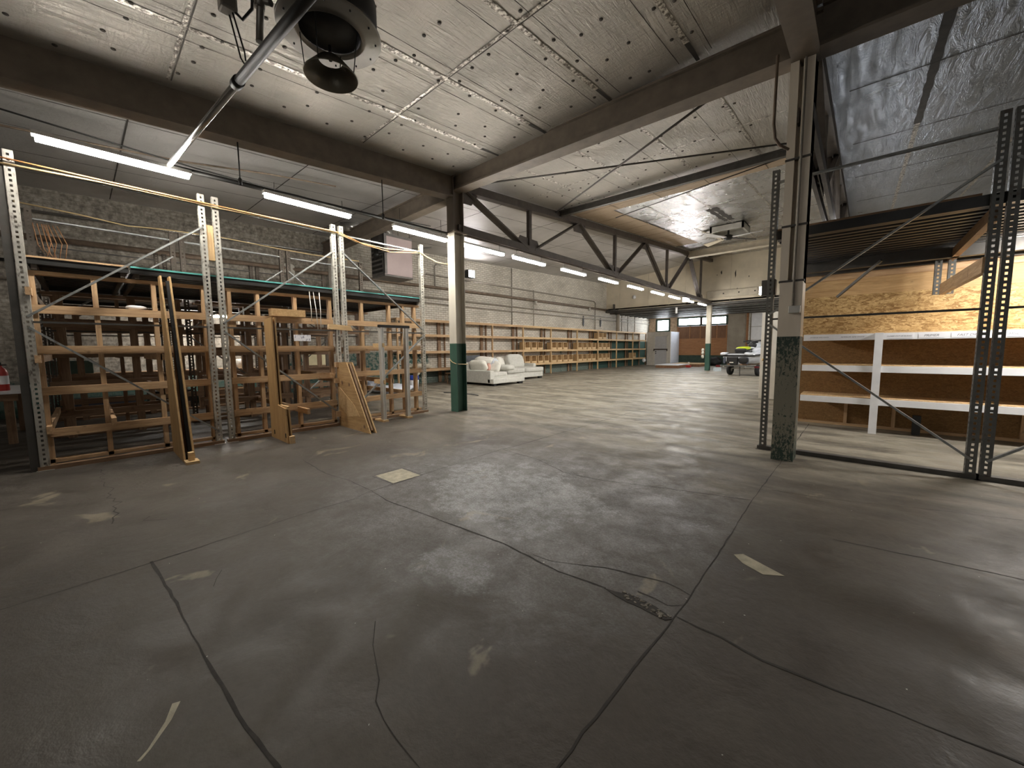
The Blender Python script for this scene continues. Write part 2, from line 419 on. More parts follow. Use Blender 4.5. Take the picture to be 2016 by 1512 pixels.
# ------------------------------------------------------------------ room shell
XL, XR, YB, YF = -12.1, 9.0, -6.0, 29.1
zc = lambda y: 4.19 + .078*y            # roof deck over the middle and right bays
zl = lambda y: 4.50 + .036*y            # roof line at the left wall
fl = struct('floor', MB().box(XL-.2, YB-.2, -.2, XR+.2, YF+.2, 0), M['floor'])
def band(pts, w, z=.0012, jit=.004):
    w *= .7
    """thin sunken-looking line along a polyline on the floor"""
    m = MB(); P = []
    for (x0,y0), (x1,y1) in zip(pts, pts[1:]):
        n = max(1, int(math.hypot(x1-x0, y1-y0)/.07))
        for i in range(n): P.append((x0+(x1-x0)*i/n, y0+(y1-y0)*i/n))
    P.append(pts[-1]); L = []
    for i, p in enumerate(P):
        q0 = P[max(0,i-1)]; q1 = P[min(len(P)-1,i+1)]; dx, dy = q1[0]-q0[0], q1[1]-q0[1]; l = math.hypot(dx,dy) or 1
        ww = w*(.35+.9*max(0,.5+noise.noise(V((p[0]*2.3,p[1]*2.3,w*90)))))*random.uniform(.75,1.2)/2; j = random.uniform(-jit,jit)
        c = (p[0]-dy/l*j, p[1]+dx/l*j)
        L.append(((c[0]-dy/l*ww, c[1]+dx/l*ww, z), (c[0]+dy/l*ww, c[1]-dx/l*ww, z)))
    vs = [q for a in L for q in a]
    return m.add(vs, [(2*i, 2*i+1, 2*i+3, 2*i+2) for i in range(len(L)-1)])
J = lambda pts, w, name='floor_joint', mat='joint', **k: struct(name, band(pts, w, **k), M[mat], fl)
J([(-3.09,.18),(-2.55,.212),(-2.228,.228),(-1.95,.238),(-1.708,.259),(-1.52,.264),(-1.236,.297),(-.7,.32)], .02)
J([(-3.03,-1.5),(-3.07,.176),(-3.10,.708),(-3.12,1.05),(-3.11,1.43),(-3.17,1.62),(-3.19,1.99),(-3.24,2.9),(-3.27,3.4),(-3.24,3.6)], .013)
J([(-4.713,1.594),(-3.997,1.56),(-3.572,1.624),(-3.182,1.626),(-2.875,1.6),(-2.319,1.655),(-1.646,1.72),(-1.194,1.70),(-.92,1.735)], .016)
J([(-.60,-1.0),(-.602,.86),(-.604,1.0),(-.594,1.37),(-.576,1.74),(-.57,1.97),(-.577,2.83),(-.592,3.57),(-.575,4.74),(-.55,7.8)], .012)
J([(-.572,1.757),(-.379,1.754),(-.225,1.727),(.076,1.755),(.314,1.781),(1.5,1.85)], .016)
J([(-1.413,1.744),(-1.302,1.75),(-1.171,1.822),(-1.02,1.905),(-.857,1.949),(-.707,1.994),(-.625,1.984),(-.57,1.967)], .009, 'floor_crack')
J([(-1.6,.81),(-1.536,.775),(-1.471,.733),(-1.388,.699),(-1.291,.657),(-1.217,.61),(-1.129,.587),(-1.044,.583),(-.91,.587),(-.8,.60)], .007, 'floor_crack')
J([(-.784,1.817),(-.695,1.825),(-.628,1.813),(-.572,1.862)], .009, 'floor_crack')
J([(-5.99,.014),(-5.36,.037),(-5.05,.084),(-4.84,.055),(-4.535,.096),(-4.0,.06)], .012, 'floor_crack', jit=.03)
J([(-.506,3.942),(-.228,3.983),(.086,4.085),(.514,4.263),(.932,4.396)], .01, 'floor_crack')
J([(-.064,3.168),(.197,3.203),(.409,3.239),(.714,3.264),(1.2,3.3)], .009, 'floor_crack')
J([(-3.25,3.416),(-2.637,3.354),(-2.164,3.167),(-1.778,3.198),(-1.265,3.372),(-.592,3.568)], .011, 'floor_crack')
J([(-3.97,.245),(-3.90,.20),(-3.80,.323)], .009, 'floor_crack'); J([(-2.498,.37),(-2.573,.395),(-2.657,.439)], .007, 'floor_crack')
J([(-3.54,1.83),(-3.18,1.85),(-3.19,2.185),(-3.565,2.172),(-3.54,1.83)], .012, 'floor_crack')
for yy in (5.9, 8.6, 11.5, 15.2): J([(-6,yy),(-3.4,yy+.05),(-.6,yy)], .014)
J([(-3.24,3.6),(-3.25,9),(-3.3,22)], .014)
struct('floor_patch', MB().box(-3.53,1.86,-.01,-3.2,2.16,.0015), M['patch'], fl)
struct('floor_patch', MB().prism([(-.50,2.54,-.01),(-.46,2.585,-.01),(-.24,2.475,-.01),(-.33,2.415,-.01),(-.44,2.47,-.01)], (0,0,.0114)), M['patch'], fl)
struct('floor_scuff', band([(-1.575,.02),(-1.60,.045),(-1.68,.10),(-1.75,.13)], .028, .001, .001), M['patch'], fl)
hole = MB().prism([(-.926,1.732,-.01),(-.866,1.742,-.01),(-.80,1.77,-.01),(-.739,1.772,-.01),(-.67,1.765,-.01),(-.60,1.742,-.01),(-.576,1.73,-.01),(-.60,1.70,-.01),(-.657,1.701,-.01),(-.725,1.708,-.01),(-.788,1.704,-.01),(-.859,1.713,-.01)], (0,0,.0118))
struct('floor_spall', hole, M['joint'], fl)
rub = MB()
for i in range(46):
    u = random.random(); cx = -.86+.27*u; cy = 1.742+.01*math.sin(u*6)+random.uniform(-.024,.024)
    r = random.uniform(.002,.009); rub.pillow((cx,cy,.001), (r*random.uniform(1,2),r,r*.5), .9, (0,0,random.uniform(0,3)), 4, .9, i)
struct('floor_rubble', rub, M['rubble'], fl)

# ceiling: middle bay, right bay, left bay
def ceil_quad(x0, x1, y0, y1, dz=0, nx=1, ny=1, f=None):
    m = MB(); f = f or (lambda x, y: zc(y)); vs = []; fs = []
    for i in range(nx+1):
        for j in range(ny+1):
            x = x0+(x1-x0)*i/nx; y = y0+(y1-y0)*j/ny; vs.append((x,y,f(x,y)+dz))
    for i in range(nx):
        for j in range(ny):
            a = i*(ny+1)+j; fs.append((a, a+1, a+ny+2, a+ny+1))
    return m.add(vs, fs)
zleft = lambda x, y: zl(y) + (zc(y)-zl(y))*(x-XL)/(-6.05-XL)
cl = struct('ceiling', ceil_quad(-6.05, -.5, YB, 9.0), M['foil'], solid=.04)
struct('ceiling_panel', ceil_quad(-6.05, -.5, 9.0, 22.5), M['foil_bright'], cl, solid=.04)
struct('ceiling_panel', ceil_quad(-.5, XR, YB, 22.5), M['foil_blue'], cl, solid=.04)
struct('ceiling_panel', ceil_quad(XL, -6.05, YB, 22.5, 0, 6, 10, zleft), M['foil_left'], cl, solid=.04)
struct('ceiling_panel', MB().box(XL, 22.4, 3.62, XR, YF, 3.7), M['deck_mid'], cl)
struct('ceiling_cover', MB().add([(XL,YB,5.2),(XR,YB,5.2),(XR,22.5,6.4),(XL,22.5,6.4)], [(0,1,2,3)]), M['black'], cl)
def seam(pts, w, mat='tape', name='ceiling_seam', f=None):
    m = MB(); f = f or (lambda x, y: zc(y)); L = []; P = []
    for (x0,y0), (x1,y1) in zip(pts, pts[1:]):
        n = max(1, int(math.hypot(x1-x0,y1-y0)/.12))
        for i in range(n): P.append((x0+(x1-x0)*i/n, y0+(y1-y0)*i/n))
    P.append(pts[-1])
    dx, dy = pts[-1][0]-pts[0][0], pts[-1][1]-pts[0][1]; l = math.hypot(dx,dy)
    for p in P:
        ww = w*random.uniform(.8,1.15)/2
        a = (p[0]-dy/l*ww, p[1]+dx/l*ww); b = (p[0]+dy/l*ww, p[1]-dx/l*ww)
        L += [(a[0],a[1],f(*a)-.026-random.uniform(0,.004)), (b[0],b[1],f(*b)-.026)]
    return struct(name, m.add(L, [(2*i,2*i+1,2*i+3,2*i+2) for i in range(len(P)-1)]), M[mat], cl)
for x in (-1.57,-2.66,-3.77,-4.78):
    seam([(x,-5),(x,4.6)], .055)
    seam([(x,4.6),(x,5.0)], .05, 'scuff')
    seam([(x+.2,-5),(x+.17,4.9)], .006, 'dot'); seam([(x-.2,-5),(x-.18,4.9)], .006, 'dot')
for x in (-1.6,-2.7,-3.8,-4.9): seam([(x,5.3),(x,9.0)], .05); seam([(x-.35,5.3),(x-.35,9)], .005, 'dot')
for y in (.83, 3.05): seam([(-5.8,y),(-.75,y)], .032); seam([(-5.8,y+.03),(-.75,y+.03)], .012, 'dot')
for y in (7.2,): seam([(-5.9,y),(-.7,y)], .03)
for y in (11.7, 14.3, 16.6, 20.4): seam([(-6,y),(-.7,y)], .04)
for x in (-2.1, -3.3, -4.4): seam([(x,10),(x,18.4)], .05)
seam([(-3.3,12.0),(-3.3,14.0)], .3, 'scuff')
for x in (-.5+1.0, 1.9, 3.1): seam([(x,-2),(x,4.9)], .03, 'dot'); seam([(x,5.3),(x,9.5)], .09, 'dot'); seam([(x,9.5),(x,20)], .07, 'tape')
for y in (2.6, 7.3, 9.7, 12.2, 15): seam([(-.3,y),(8,y)], .025, 'dot')
for x in (-7.3,-8.5,-9.7,-10.9): seam([(x,-4),(x,22)], .012, 'dot', f=zleft)
for y in (-1.0,.6,2.8,4.7,7,9.4,12,14.6,17.2,19.8): seam([(-12,y),(-6.2,y)], .018, 'dot', f=zleft)
dots = MB()
for xs in [(-1.57-1.1*k) for k in range(5)]:
    for dxx in (-.09,.10,-.45,-.72):
        y = -1.0 + random.random()*.3
        while y < 8.9:
            if not 4.85 < y < 5.35:
                x = xs+dxx+random.uniform(-.04,.04)
                if -5.85 < x < -.8: dots.lathe([(0.0001,-.028),(.019,-.027),(.021,-.02)], (x,y,zc(y)), 8)
            y += random.uniform(.46,.68) * (1 if y < 5 else 1.7)
struct('ceiling_fastener', dots, M['dot'], cl)
# bare tan boards that frame the foil beyond the second purlin
struct('ceiling_board', ceil_quad(-6.0,-.7,8.85,9.75,-.035), M['tanboard'], cl)
struct('ceiling_board', ceil_quad(-6.0,-5.1,9.75,17.0,-.035), M['tanboard'], cl)
for x in (-1.6,-2.7,-3.8,-4.9): seam([(x,8.9),(x,9.7)], .02, 'tan_joint', f=lambda x,y: zc(y)-.02)
seam([(-5.9,9.3),(-.8,9.3)], .015, 'tan_joint', f=lambda x,y: zc(y)-.02)
for y in (10.5,11.3,12.1,12.9,13.7,14.5,15.3,16.1): seam([(-6,y),(-5.1,y)], .02, 'tan_joint', f=lambda x,y: zc(y)-.02)

# walls
struct('wall_left', MB().box(XL-.2, YB, 0, XL, YF, 6), M['brick'])
struct('wall_right', MB().box(XR, YB, 0, XR+.2, YF, 6), M['greywall'])
struct('wall_rear', MB().box(XL, YB-.2, 0, XR, YB, 6), M['greywall'])
wb = struct('wall_bulkhead', MB().box(XL, 22.4, 3.57, XR, 22.6, 6.4), M['bulk'])
for x in (-11.2,-9.4,-8.2,-7.3,-5.1,-2.0): struct('panel_seam', MB().box(x-.012, 22.392, 3.6, x+.012, 22.41, 5.9), M['beamcream'], wb)
scf = MB()
for x, z, w, h in ((-5.55,5.1,.08,.22),(-4.9,4.95,.07,.42),(-4.8,4.15,.06,.22),(-4.3,4.75,.04,.12),(-3.45,4.8,.05,.3),(-2.75,4.75,.06,.08),(-2.65,4.7,.05,.06),(-2.3,4.95,.3,.06),(-5.75,5.0,.04,.06)):
    scf.prism([(x,22.398,z-h/2),(x+w/2,22.398,z-h*.2),(x+w*.3,22.398,z+h/2),(x-w/2,22.398,z+h*.1)], (0,.004,0))
struct('scuff_mark', scf, M['scuff'], wb)
tb = MB(); tb.box(-6.2,22.33,3.82,-3.9,22.4,4.18); tb.tube([(-3.9,22.365,3.82),(-3.9,22.365,4.18)], .04)
struct('bulkhead_ledge', tb, M['beamcream'], wb, bevel=.03)
bt = MB()
for x in (-5.4,-4.7,-4.0): bt.box(x-.03,22.315,3.98,x+.03,22.335,4.04)
struct('bolt_head', bt, M['scuff'], wb)
# far wall with openings
fw = MB()
fw.box(XL,YF,0,-11.53,YF+.2,3.7).box(-11.53,YF,0,-10.5,YF+.2,2.42).box(-11.53,YF,3.36,-10.5,YF+.2,3.7).box(-10.5,YF,0,-9.98,YF+.2,3.7)
fw.box(-9.98,YF,3.38,-6.7,YF+.2,3.7).box(-6.7,YF,0,XR,YF+.2,3.7)
wf = struct('wall_far', fw, M['stucco'])
struct('brick_pier', MB().box(-12.05,YF-.06,0,-11.6,YF,3.66).box(-10.47,YF-.06,0,-10.0,YF,3.66), M['tanbrick'], wf)
struct('lintel', MB().box(-11.6,YF-.08,3.42,-6.6,YF,3.66), M['tanbrick'], wf)
struct('dark_base_band', MB().box(-6.66,YF-.02,0,-5.4,YF,.3), M['grass'], wf)
def window(n, x0, x1, z0, z1, mull=()):
    e = struct('window_%d' % n, MB().box(x0-.07,YF-.03,z0-.07,x1+.07,YF+.09,z0+.03).box(x0-.07,YF-.06,z1-.04,x1+.07,YF+.09,z1+.07).box(x0-.07,YF-.06,z0,x0+.05,YF+.09,z1).box(x1-.05,YF-.06,z0,x1+.07,YF+.09,z1), M['grass'])
    struct('pane', MB().box(x0,YF+.03,z0,x1,YF+.04,z1), M['sky'], e)
    for q in mull: struct('mullion', MB().box(q-.08,YF-.06,z0,q+.08,YF+.08,z1), M['darkbar'], e)
    return e
window(1, -11.47,-10.57,2.5,3.3)
window(2, -9.92,-6.76,2.83,3.34,(-8.36,-7.75))
d1 = struct('door_1', MB().box(-9.98,YF+.02,0,-6.7,YF+.1,.7), M['grass'])
struct('plank_panel', MB().box(-9.98,YF-.02,.7,-6.7,YF+.06,1.85), M['brownwood'], d1)
up = struct('upper_panel', MB().box(-9.98,YF+.0,1.85,-6.7,YF+.06,2.74), M['darkwood'], d1)
for x in (-9.95,-9.1,-8.4,-7.95,-7.35,-6.75): struct('stile', MB().box(x-.03,YF-.03,1.85,x+.03,YF+.02,2.77), M['brownwood'], d1)
struct('rail', MB().box(-9.98,YF-.04,1.80,-6.7,YF+.02,1.88), M['brownwood'], d1)
d2 = struct('door_2', MB().box(-5.32,YF-.05,0,-2.4,YF+.05,3.42), M['white'])
for z in (.85,1.7,2.55): struct('panel_joint', MB().box(-5.32,YF-.056,z-.012,-2.4,YF-.05,z+.012), M['greywall'], d2)
struct('track', MB().box(-5.46,YF-.08,0,-5.38,YF-.02,3.5), M['galv'], d2)
struct('jamb', MB().box(-5.6,YF-.04,0,-5.47,YF,3.5), M['brownwood'], d2)
d3 = struct('door_3', MB().box(.6,YB,0,.7,YB+.06,3.1).box(5.3,YB,0,5.4,YB+.06,3.1).box(.6,YB,3.0,5.4,YB+.06,3.1), M['truss'])  # doorway added behind the camera, its glowing panel gives frontal fill light
struct('daylit_opening', MB().box(.7,YB+.01,.05,5.3,YB+.02,3.0), M['day'], d3)
# joists of the low far room
for k in range(9):
    y = 22.9+k*.72
    j = struct('ceiling_joist', MB().box(XL,y-.05,3.42,3,y+.05,3.62), M['brace' if k % 2 else 'bracedark'])
struct('ceiling_joist', MB().box(XL,22.3,3.46,3,22.48,3.58), M['bracedark'])

# ------------------------------------------------------------------ steel structure
def hcol(name, label, x, y, w, d, h, mat, axis):
    """H-section column; axis 'y': flanges face the camera, axis 'x': the recess does"""
    e = thing(name, label, 'column', (x,y,0), kind='structure'); m = MB(); f = .016
    if axis == 'y': m.box(x-w/2,y-d/2,0,x+w/2,y-d/2+f,h).box(x-w/2,y+d/2-f,0,x+w/2,y+d/2,h).box(x-.007,y-d/2+f,0,x+.007,y+d/2-f,h)
    else: m.box(x-w/2,y-d/2,0,x-w/2+f,y+d/2,h).box(x+w/2-f,y-d/2,0,x+w/2,y+d/2,h).box(x-w/2+f,y-.007,0,x+w/2-f,y+.007,h)
    struct('shaft', m, mat, e); return e
c1 = hcol('steel_column', 'steel column painted green below and cream above, beside the end of the racks', -6.03, 5.06, .21, .25, 4.55, M['col_left'], 'y')
struct('cap_plate', MB().box(-6.18,4.9,3.5,-5.88,5.22,3.53), M['beam'], c1)
c2 = hcol('steel_column', 'far slim green and cream column under the low bulkhead', -6.1, 22.55, .22, .22, 3.6, M['col_far'], 'y')
c3 = hcol('steel_column', 'thick chipped green column at the right with conduit on it', -.58, 5.2, .2, .26, 4.5, M['col_right'], 'x')
struct('cover_plate', MB().box(-.68,5.06,0,-.48,5.085,1.93), M['col_right'], c3)
struct('face_plate', MB().box(-.685,5.065,1.93,-.612,5.33,4.3).box(-.575,5.065,1.93,-.48,5.33,4.3), M['col_right'], c3)
for z in (1.93, 3.17, 2.5): struct('strap', MB().box(-.69,5.055,z,-.47,5.10,z+.02), M['bracedark'], c3)
struct('conduit', MB().tube([(-.555,5.05,1.6),(-.555,5.05,4.2)], .011), M['greypipe'], c3)
tag(struct('switch_box', MB().box(-.585,5.0,1.60,-.485,5.06,1.675), M['alu'], bevel=.004), 'small grey switch box on the thick right column', 'electrical box'); bpy.data.objects['switch_box']['kind'] = 'thing'

def ibeam(p, q, w, h, mat, name, label):
    """I-beam: p, q = bottom centre points"""
    p = V(p); q = V(q); d = (q-p).normalized(); s = d.cross(V((0,0,1))).normalized(); u = s.cross(d)
    m = MB(); f = .03
    m.bar(p+u*f/2, q+u*f/2, w, f); m.bar(p+u*(h-f/2), q+u*(h-f/2), w, f); m.bar(p+u*h/2, q+u*h/2, w*.62, h-f*2)
    e = struct(name, m, mat); tag(e, label, 'beam'); return e
ibeam((-6.05,-5.9,3.33),(-6.05,4.95,4.165), .24, .44, M['beam'], 'roof_beam', 'dark brown roof beam sloping from the near left corner to the green column')
ibeam((-6.05,5.09,4.30),(-.45,5.09,4.13), .24, .36, M['beam'], 'roof_beam', 'brown roof beam crossing between the two near columns')
ibeam((-6.15,5.06,4.17),(-12.05,5.06,4.10), .22, .34, M['beam'], 'roof_beam', 'brown roof beam running from the green column to the brick wall')
ibeam((-.56,-5.9,3.35),(-.56,5.0,4.13), .23, .42, M['beam'], 'roof_beam', 'brown roof beam overhead running towards the viewer from the right column')
ibeam((-.45,5.09,4.14),(8.9,5.09,3.95), .24, .4, M['beam'], 'roof_beam', 'brown roof beam running right from the thick right column')
ibeam((-6.0,8.55,4.66),(-.6,8.75,4.66), .10, .14, M['bracedark'], 'roof_purlin', 'thin dark purlin crossing the roof beyond the crossed rods')
ibeam((-6.0,18.7,5.28),(-.6,18.7,5.28), .34, .26, M['beamcream'], 'roof_beam', 'cream roof beam crossing near the far bulkhead')
def truss(x, label):
    e = thing('roof_truss', label, 'truss', (x,5.1,3.55), kind='structure')
    zt = lambda y: zc(y)-.16
    m = MB(); m.bar((x,5.1,zt(5.1)),(x,22.4,zt(22.4)), .16, .16); struct('top_chord', m, M['truss'], e)
    m = MB(); m.bar((x-.06,5.1,3.62),(x-.06,22.4,3.62), .05, .15).bar((x+.06,5.1,3.62),(x+.06,22.4,3.62), .05, .15); struct('bottom_chord', m, M['truss'], e)
    bot = (7.36,11.7,16.2,20.7); top = (5.3,9.5,14.0,18.9,22.4)
    for i, b in enumerate(bot):
        struct('web_vertical', MB().bar((x,b,3.62),(x,b,zt(b)), .09, .09), M['truss'], e)
        for tt, q in ((top[i], b-.12), (top[i+1], b+.12))[:2 if i < 3 else 1]:
            m = MB()
            for s in (-.035,.035): m.bar((x+s,q,3.62),(x+s,tt,zt(tt)-.04), .03, .11, (1,0,0))
            struct('web_diagonal', m, M['truss'], e)
        struct('gusset_plate', MB().prism([(x,b-.55,3.56),(x,b-.35,3.9),(x,b+.3,3.88),(x,b+.5,3.56)], (.012,0,0)), M['truss'], e)
    for tt in top[:-1]:
        struct('gusset_plate', MB().prism([(x,tt-.3,zt(tt)+.05),(x,tt-.2,zt(tt)-.3),(x,tt+.2,zt(tt)-.28),(x,tt+.45,zt(tt)+.05)], (.012,0,0)), M['truss'], e)
    return e
truss(-6.05, 'dark steel roof truss with zigzag webs above the row of tube lights')
truss(-.56, 'dark steel roof truss running away behind the thick right column')

def rod(pts, r, mat, name, label, cat, n=8): return MB().tube(pts, r, n).one(name, M[mat], label, cat)
rod([(-6.0,8.36,4.72),(-1.2,5.25,4.32)], .016, 'bracedark', 'brace_rod', 'roof brace rod rising from the truss to the middle of the crossing beam', 'brace rod')
rod([(-5.6,5.35,4.42),(-1.0,8.4,4.72)], .016, 'bracedark', 'brace_rod', 'roof brace rod running from the green column towards the right column top', 'brace rod')
rod([(-4.9,9.5,4.62),(-1.3,8.9,4.72)], .012, 'bracedark', 'brace_rod', 'thin short rod crossing under the tan ceiling boards', 'brace rod')
rod([(-.77,4.86,4.15),(-.775,4.86,3.5),(-.76,4.87,3.36),(-.72,4.9,3.29),(-.66,5.0,3.27)], .014, 'brownpipe', 'conduit_loop', 'hook shaped conduit hanging beside the top of the thick right column', 'conduit', 10)

# ------------------------------------------------------------------ tube lights
def led(name, label, p, length, axis, zh, group, mat='led'):
    e = thing(name, label, 'light', p, group=group)
    x, y, z = p; m = MB(); h = MB(); ws_ = []
    if axis == 'y':
        m.box(x-.038,y-length/2,z,x+.038,y+length/2,z+.045); h.box(x-.045,y-length/2-.02,z+.045,x+.045,y+length/2+.02,z+.085)
        for s in (-.4,.4): ws_.append(MB().tube([(x,y+s*length,z+.08),(x,y+s*length,zh)], .004, 6))
    else:
        m.box(x-length/2,y-.038,z,x+length/2,y+.038,z+.045); h.box(x-length/2-.02,y-.045,z+.045,x+length/2+.02,y+.045,z+.085)
        for s in (-.4,.4): ws_.append(MB().tube([(x+s*length,y,z+.08),(x+s*length,y,zh)], .004, 6))
    m.build('light_lens', M[mat], e); h.build('light_housing', M['fitting'], e)
    for w in ws_: w.build('hanger_wire', M['bracedark'], e)
    return e
ys = [.42, 2.42, 4.38, 6.0, 7.55, 9.55, 11.6, 13.64, 15.7, 17.6, 19.5, 21.6]
where = ['nearest LED tube light of the left row, above the first rack', 'second LED tube light of the left row, above the double upright',
 'third LED tube light, ending at the green column', 'fourth LED tube light, just past the green column']
for i, y in enumerate(ys):
    lab = where[i] if i < 4 else '%s LED tube light counted from the near end of the row under the truss' % ORD[i]
    led('ceiling_light', lab, (-6.0, y*.968, 3.29+.0035*y), 1.15 if i not in (2,) else 1.1, 'y', 3.56 if i > 2 else 3.34+.0765*y, 'LED tubes in the long row', 'led' if i < 3 else 'led_far')
for i, y in enumerate((-4.2,)):
    led('ceiling_light', 'LED tube light of the left row, %s' % ('farthest behind the viewer',)[i], (-6.2,y,3.3), 1.15, 'y', zleft(-6.2,y)-.03, 'LED tubes in the long row', 'led_dim')  # tube added behind the viewer for weak fill light
led('ceiling_light', 'LED tube light under the right rack deck at the right frame edge', (1.93, 7.0, 2.33), 1.2, 'x', 2.44, 'LED tubes around the right bay', 'led_right')
for i, y in enumerate((10.2, 12.6, 15.0, 17.4, 20.2)):
    led('ceiling_light', '%s LED tube light of the row hidden behind the right rack' % ORD[i], (-.3, y, 3.45), 1.15, 'y', 3.62, 'LED tubes around the right bay', 'led_cool')  # tubes added out of sight to light the middle bay and bulkhead
for i, (x, y) in enumerate(((4.4,9.0),)):
    led('ceiling_light', 'LED tube light hanging beyond the right frame edge', (x,y,3.55), 1.15, 'y', zc(y)-.03, 'LED tubes around the right bay', 'led_dim')  # added out of view as weak fill for the right bay
for i, y in enumerate((24.6,27.0)):
    led('ceiling_light', '%s LED tube light of the low far room, behind the partition' % ORD[i], (.4,y,3.25), 1.2, 'y', 3.62, None, 'led_right')  # unseen tubes added to brighten the low far room
led('ceiling_light', 'LED tube light glowing under the rear rack deck close to the brick wall', (-11.1,1.95,2.04), 1.2, 'y', 2.2, None)
# long carrier pipe and conduit
rod([(-6.1,.82,3.41),(-6.1,4.9,3.50)], .028, 'blackpipe', 'carrier_pipe', 'dark pipe running above the tube lights to the green column', 'pipe', 12)
cp = thing('conduit_pipe', 'long steel conduit crossing overhead from the left beam past the round fan', 'pipe', (-6.0,.82,3.36))
MB().tube([(-6.02,.80,3.37),(-3.75,.96,3.35)], .027, 14).build('bare_pipe', M['conduit'], cp)
MB().tube([(-3.8,.955,3.35),(-1.7,1.105,3.33)], .034, 14).build('sleeve', M['blackpipe'], cp)
MB().tube([(-3.78,.957,3.35),(-3.70,.962,3.35)], .042, 14).build('coupling', M['blackpipe'], cp)
for i, y in enumerate((1.5, 3.5)):
    m = MB().tube([(-6.02,y,3.40+.025*(y-.8)),(-6.02,y,3.92+.0765*y-.02)], .008, 8); m.lathe([(.02,0),(.024,.02),(.024,.07),(.01,.09)], (-6.02,y,3.36+.025*(y-.8)), 10)
    m.one('hanger_rod', M['blackpipe'], ('dark hanger rod under the near left beam by the conduit end','dark hanger rod holding the carrier pipe near the green column')[i], 'hanger')
hb = thing('junction_box', 'dark hanging junction box with two rods beside the round fan', 'electrical box', (-3.42,.86,3.64))
MB().box(-3.47,.80,3.62,-3.37,.9,3.82).build('box', M['pan'], hb, bevel=.012)
MB().tube([(-3.44,.86,3.63),(-3.50,.93,3.40),(-3.50,.95,3.37)], .006, 6).tube([(-3.40,.87,3.63),(-3.44,.94,3.42),(-3.46,.95,3.37)], .006, 6).build('hanger_rods', M['blackpipe'], hb)
MB().tube([(-3.41,.87,3.65),(-3.36,.92,3.58),(-3.28,.96,3.63),(-3.2,.95,3.75)], .010, 8).build('cable', M['blackpipe'], hb)
pf = thing('pipe_fitting', 'grey tee pipe fitting hanging between junction box and round fan', 'pipe', (-3.2,.97,3.42))
MB().tube([(-3.2,.97,3.38),(-3.19,1.0,3.8),(-3.19,1.02,4.2)], .024, 12).tube([(-3.38,.88,3.74),(-3.2,.99,3.66),(-3.12,1.03,3.62)], .02, 12).build('pipe', M['pan'], pf)
MB().tube([(-3.195,.98,3.6),(-3.19,1.0,3.74)], .034, 12).build('tee', M['pan'], pf)

# round ceiling unit
CX, CY = -2.90, 1.33
rf = thing('ceiling_fan_unit', 'round black ceiling unit with grey ring and hanging cone overhead', 'ventilator', (CX,CY,3.2))
MB().lathe([(.29,.0),(.315,.03),(.315,.2),(.28,.3),(.27,.74)], (CX,CY,3.50), 40, True).build('drum', M['black'], rf)
MB().lathe([(.20,.03),(.215,0),(.235,.02),(.335,.012),(.34,.02),(.34,.028),(.22,.036),(.20,.03)], (CX,CY,3.455), 48).build('ring', M['pan'], rf)
MB().lathe([(0.001,.0),(.205,.0),(.2,.02)], (CX,CY,3.492), 40).build('throat', M['black'], rf)
bl = MB()
for k in range(12):
    a = k*math.pi/6; bl.lathe([(0.0001,-.004),(.006,-.002),(.006,.02)], (CX+.30*math.cos(a), CY+.30*math.sin(a), 3.462), 6)
bl.build('ring_bolts', M['black'], rf)
cn = MB().lathe([(.178,0),(.181,.004),(.176,.012),(.082,.115),(.078,.112),(.170,.008),(.178,0)], (CX-.02,CY,3.2), 40).build('cone', M['coneinner'], rf)
MB().lathe([(.012,.0),(.012,.10)], (CX-.02,CY,3.31), 10, True).build('spindle', M['black'], rf)
wr = MB()
for a in (.6, 2.4, 4.0, 5.4): wr.tube([(CX-.02+.172*math.cos(a),CY+.172*math.sin(a),3.21),(CX+.205*math.cos(a),CY+.205*math.sin(a),3.475)], .0035, 6)
wr.build('support_wire', M['black'], rf)

# ceiling fan far away
cf = thing('ceiling_fan', 'far ceiling fan with pale and dark blades under a square mount', 'ceiling fan', (-3.55,15,4.95))
MB().box(-4.0,14.5,5.1,-3.0,14.56,5.32).box(-4.0,15.4,5.1,-3.0,15.46,5.32).box(-4.0,14.5,5.1,-3.94,15.46,5.32).box(-3.06,14.5,5.1,-3.0,15.46,5.32).box(-4,14.5,5.28,-3,15.46,5.32).build('mount_frame', M['alu'], cf)
MB().tube([(-3.55,15,5.3),(-3.55,15,5.0)], .03).build('downrod', M['black'], cf)
MB().lathe([(.02,-.06),(.1,-.05),(.14,.0),(.14,.08),(.05,.12)], (-3.55,15,4.95), 20, True).build('motor', M['black'], cf)
for k, (a, mt) in enumerate(((-.1,'white'),(.95,'bracedark'),(2.55,'bulk'),(4.2,'white'))):
    d = V((math.cos(a),math.sin(a),0)); n = V((-d.y,d.x,0)); c = V((-3.55,15,4.96))
    MB().prism([c+d*.14+n*.06, c+d*1.05+n*.1+V((0,0,.03)), c+d*1.05-n*.1-V((0,0,.03)), c+d*.14-n*.06], (0,0,.02)).build('blade', M[mt], cf)
sh = MB().prism([(-4.35,14.9,5.30),(-4.35,15.3,5.30),(-3.75,15.25,4.95),(-3.75,14.85,4.95)], (0,0,.04)).build('tilted_cover', M['bulk'], cf)

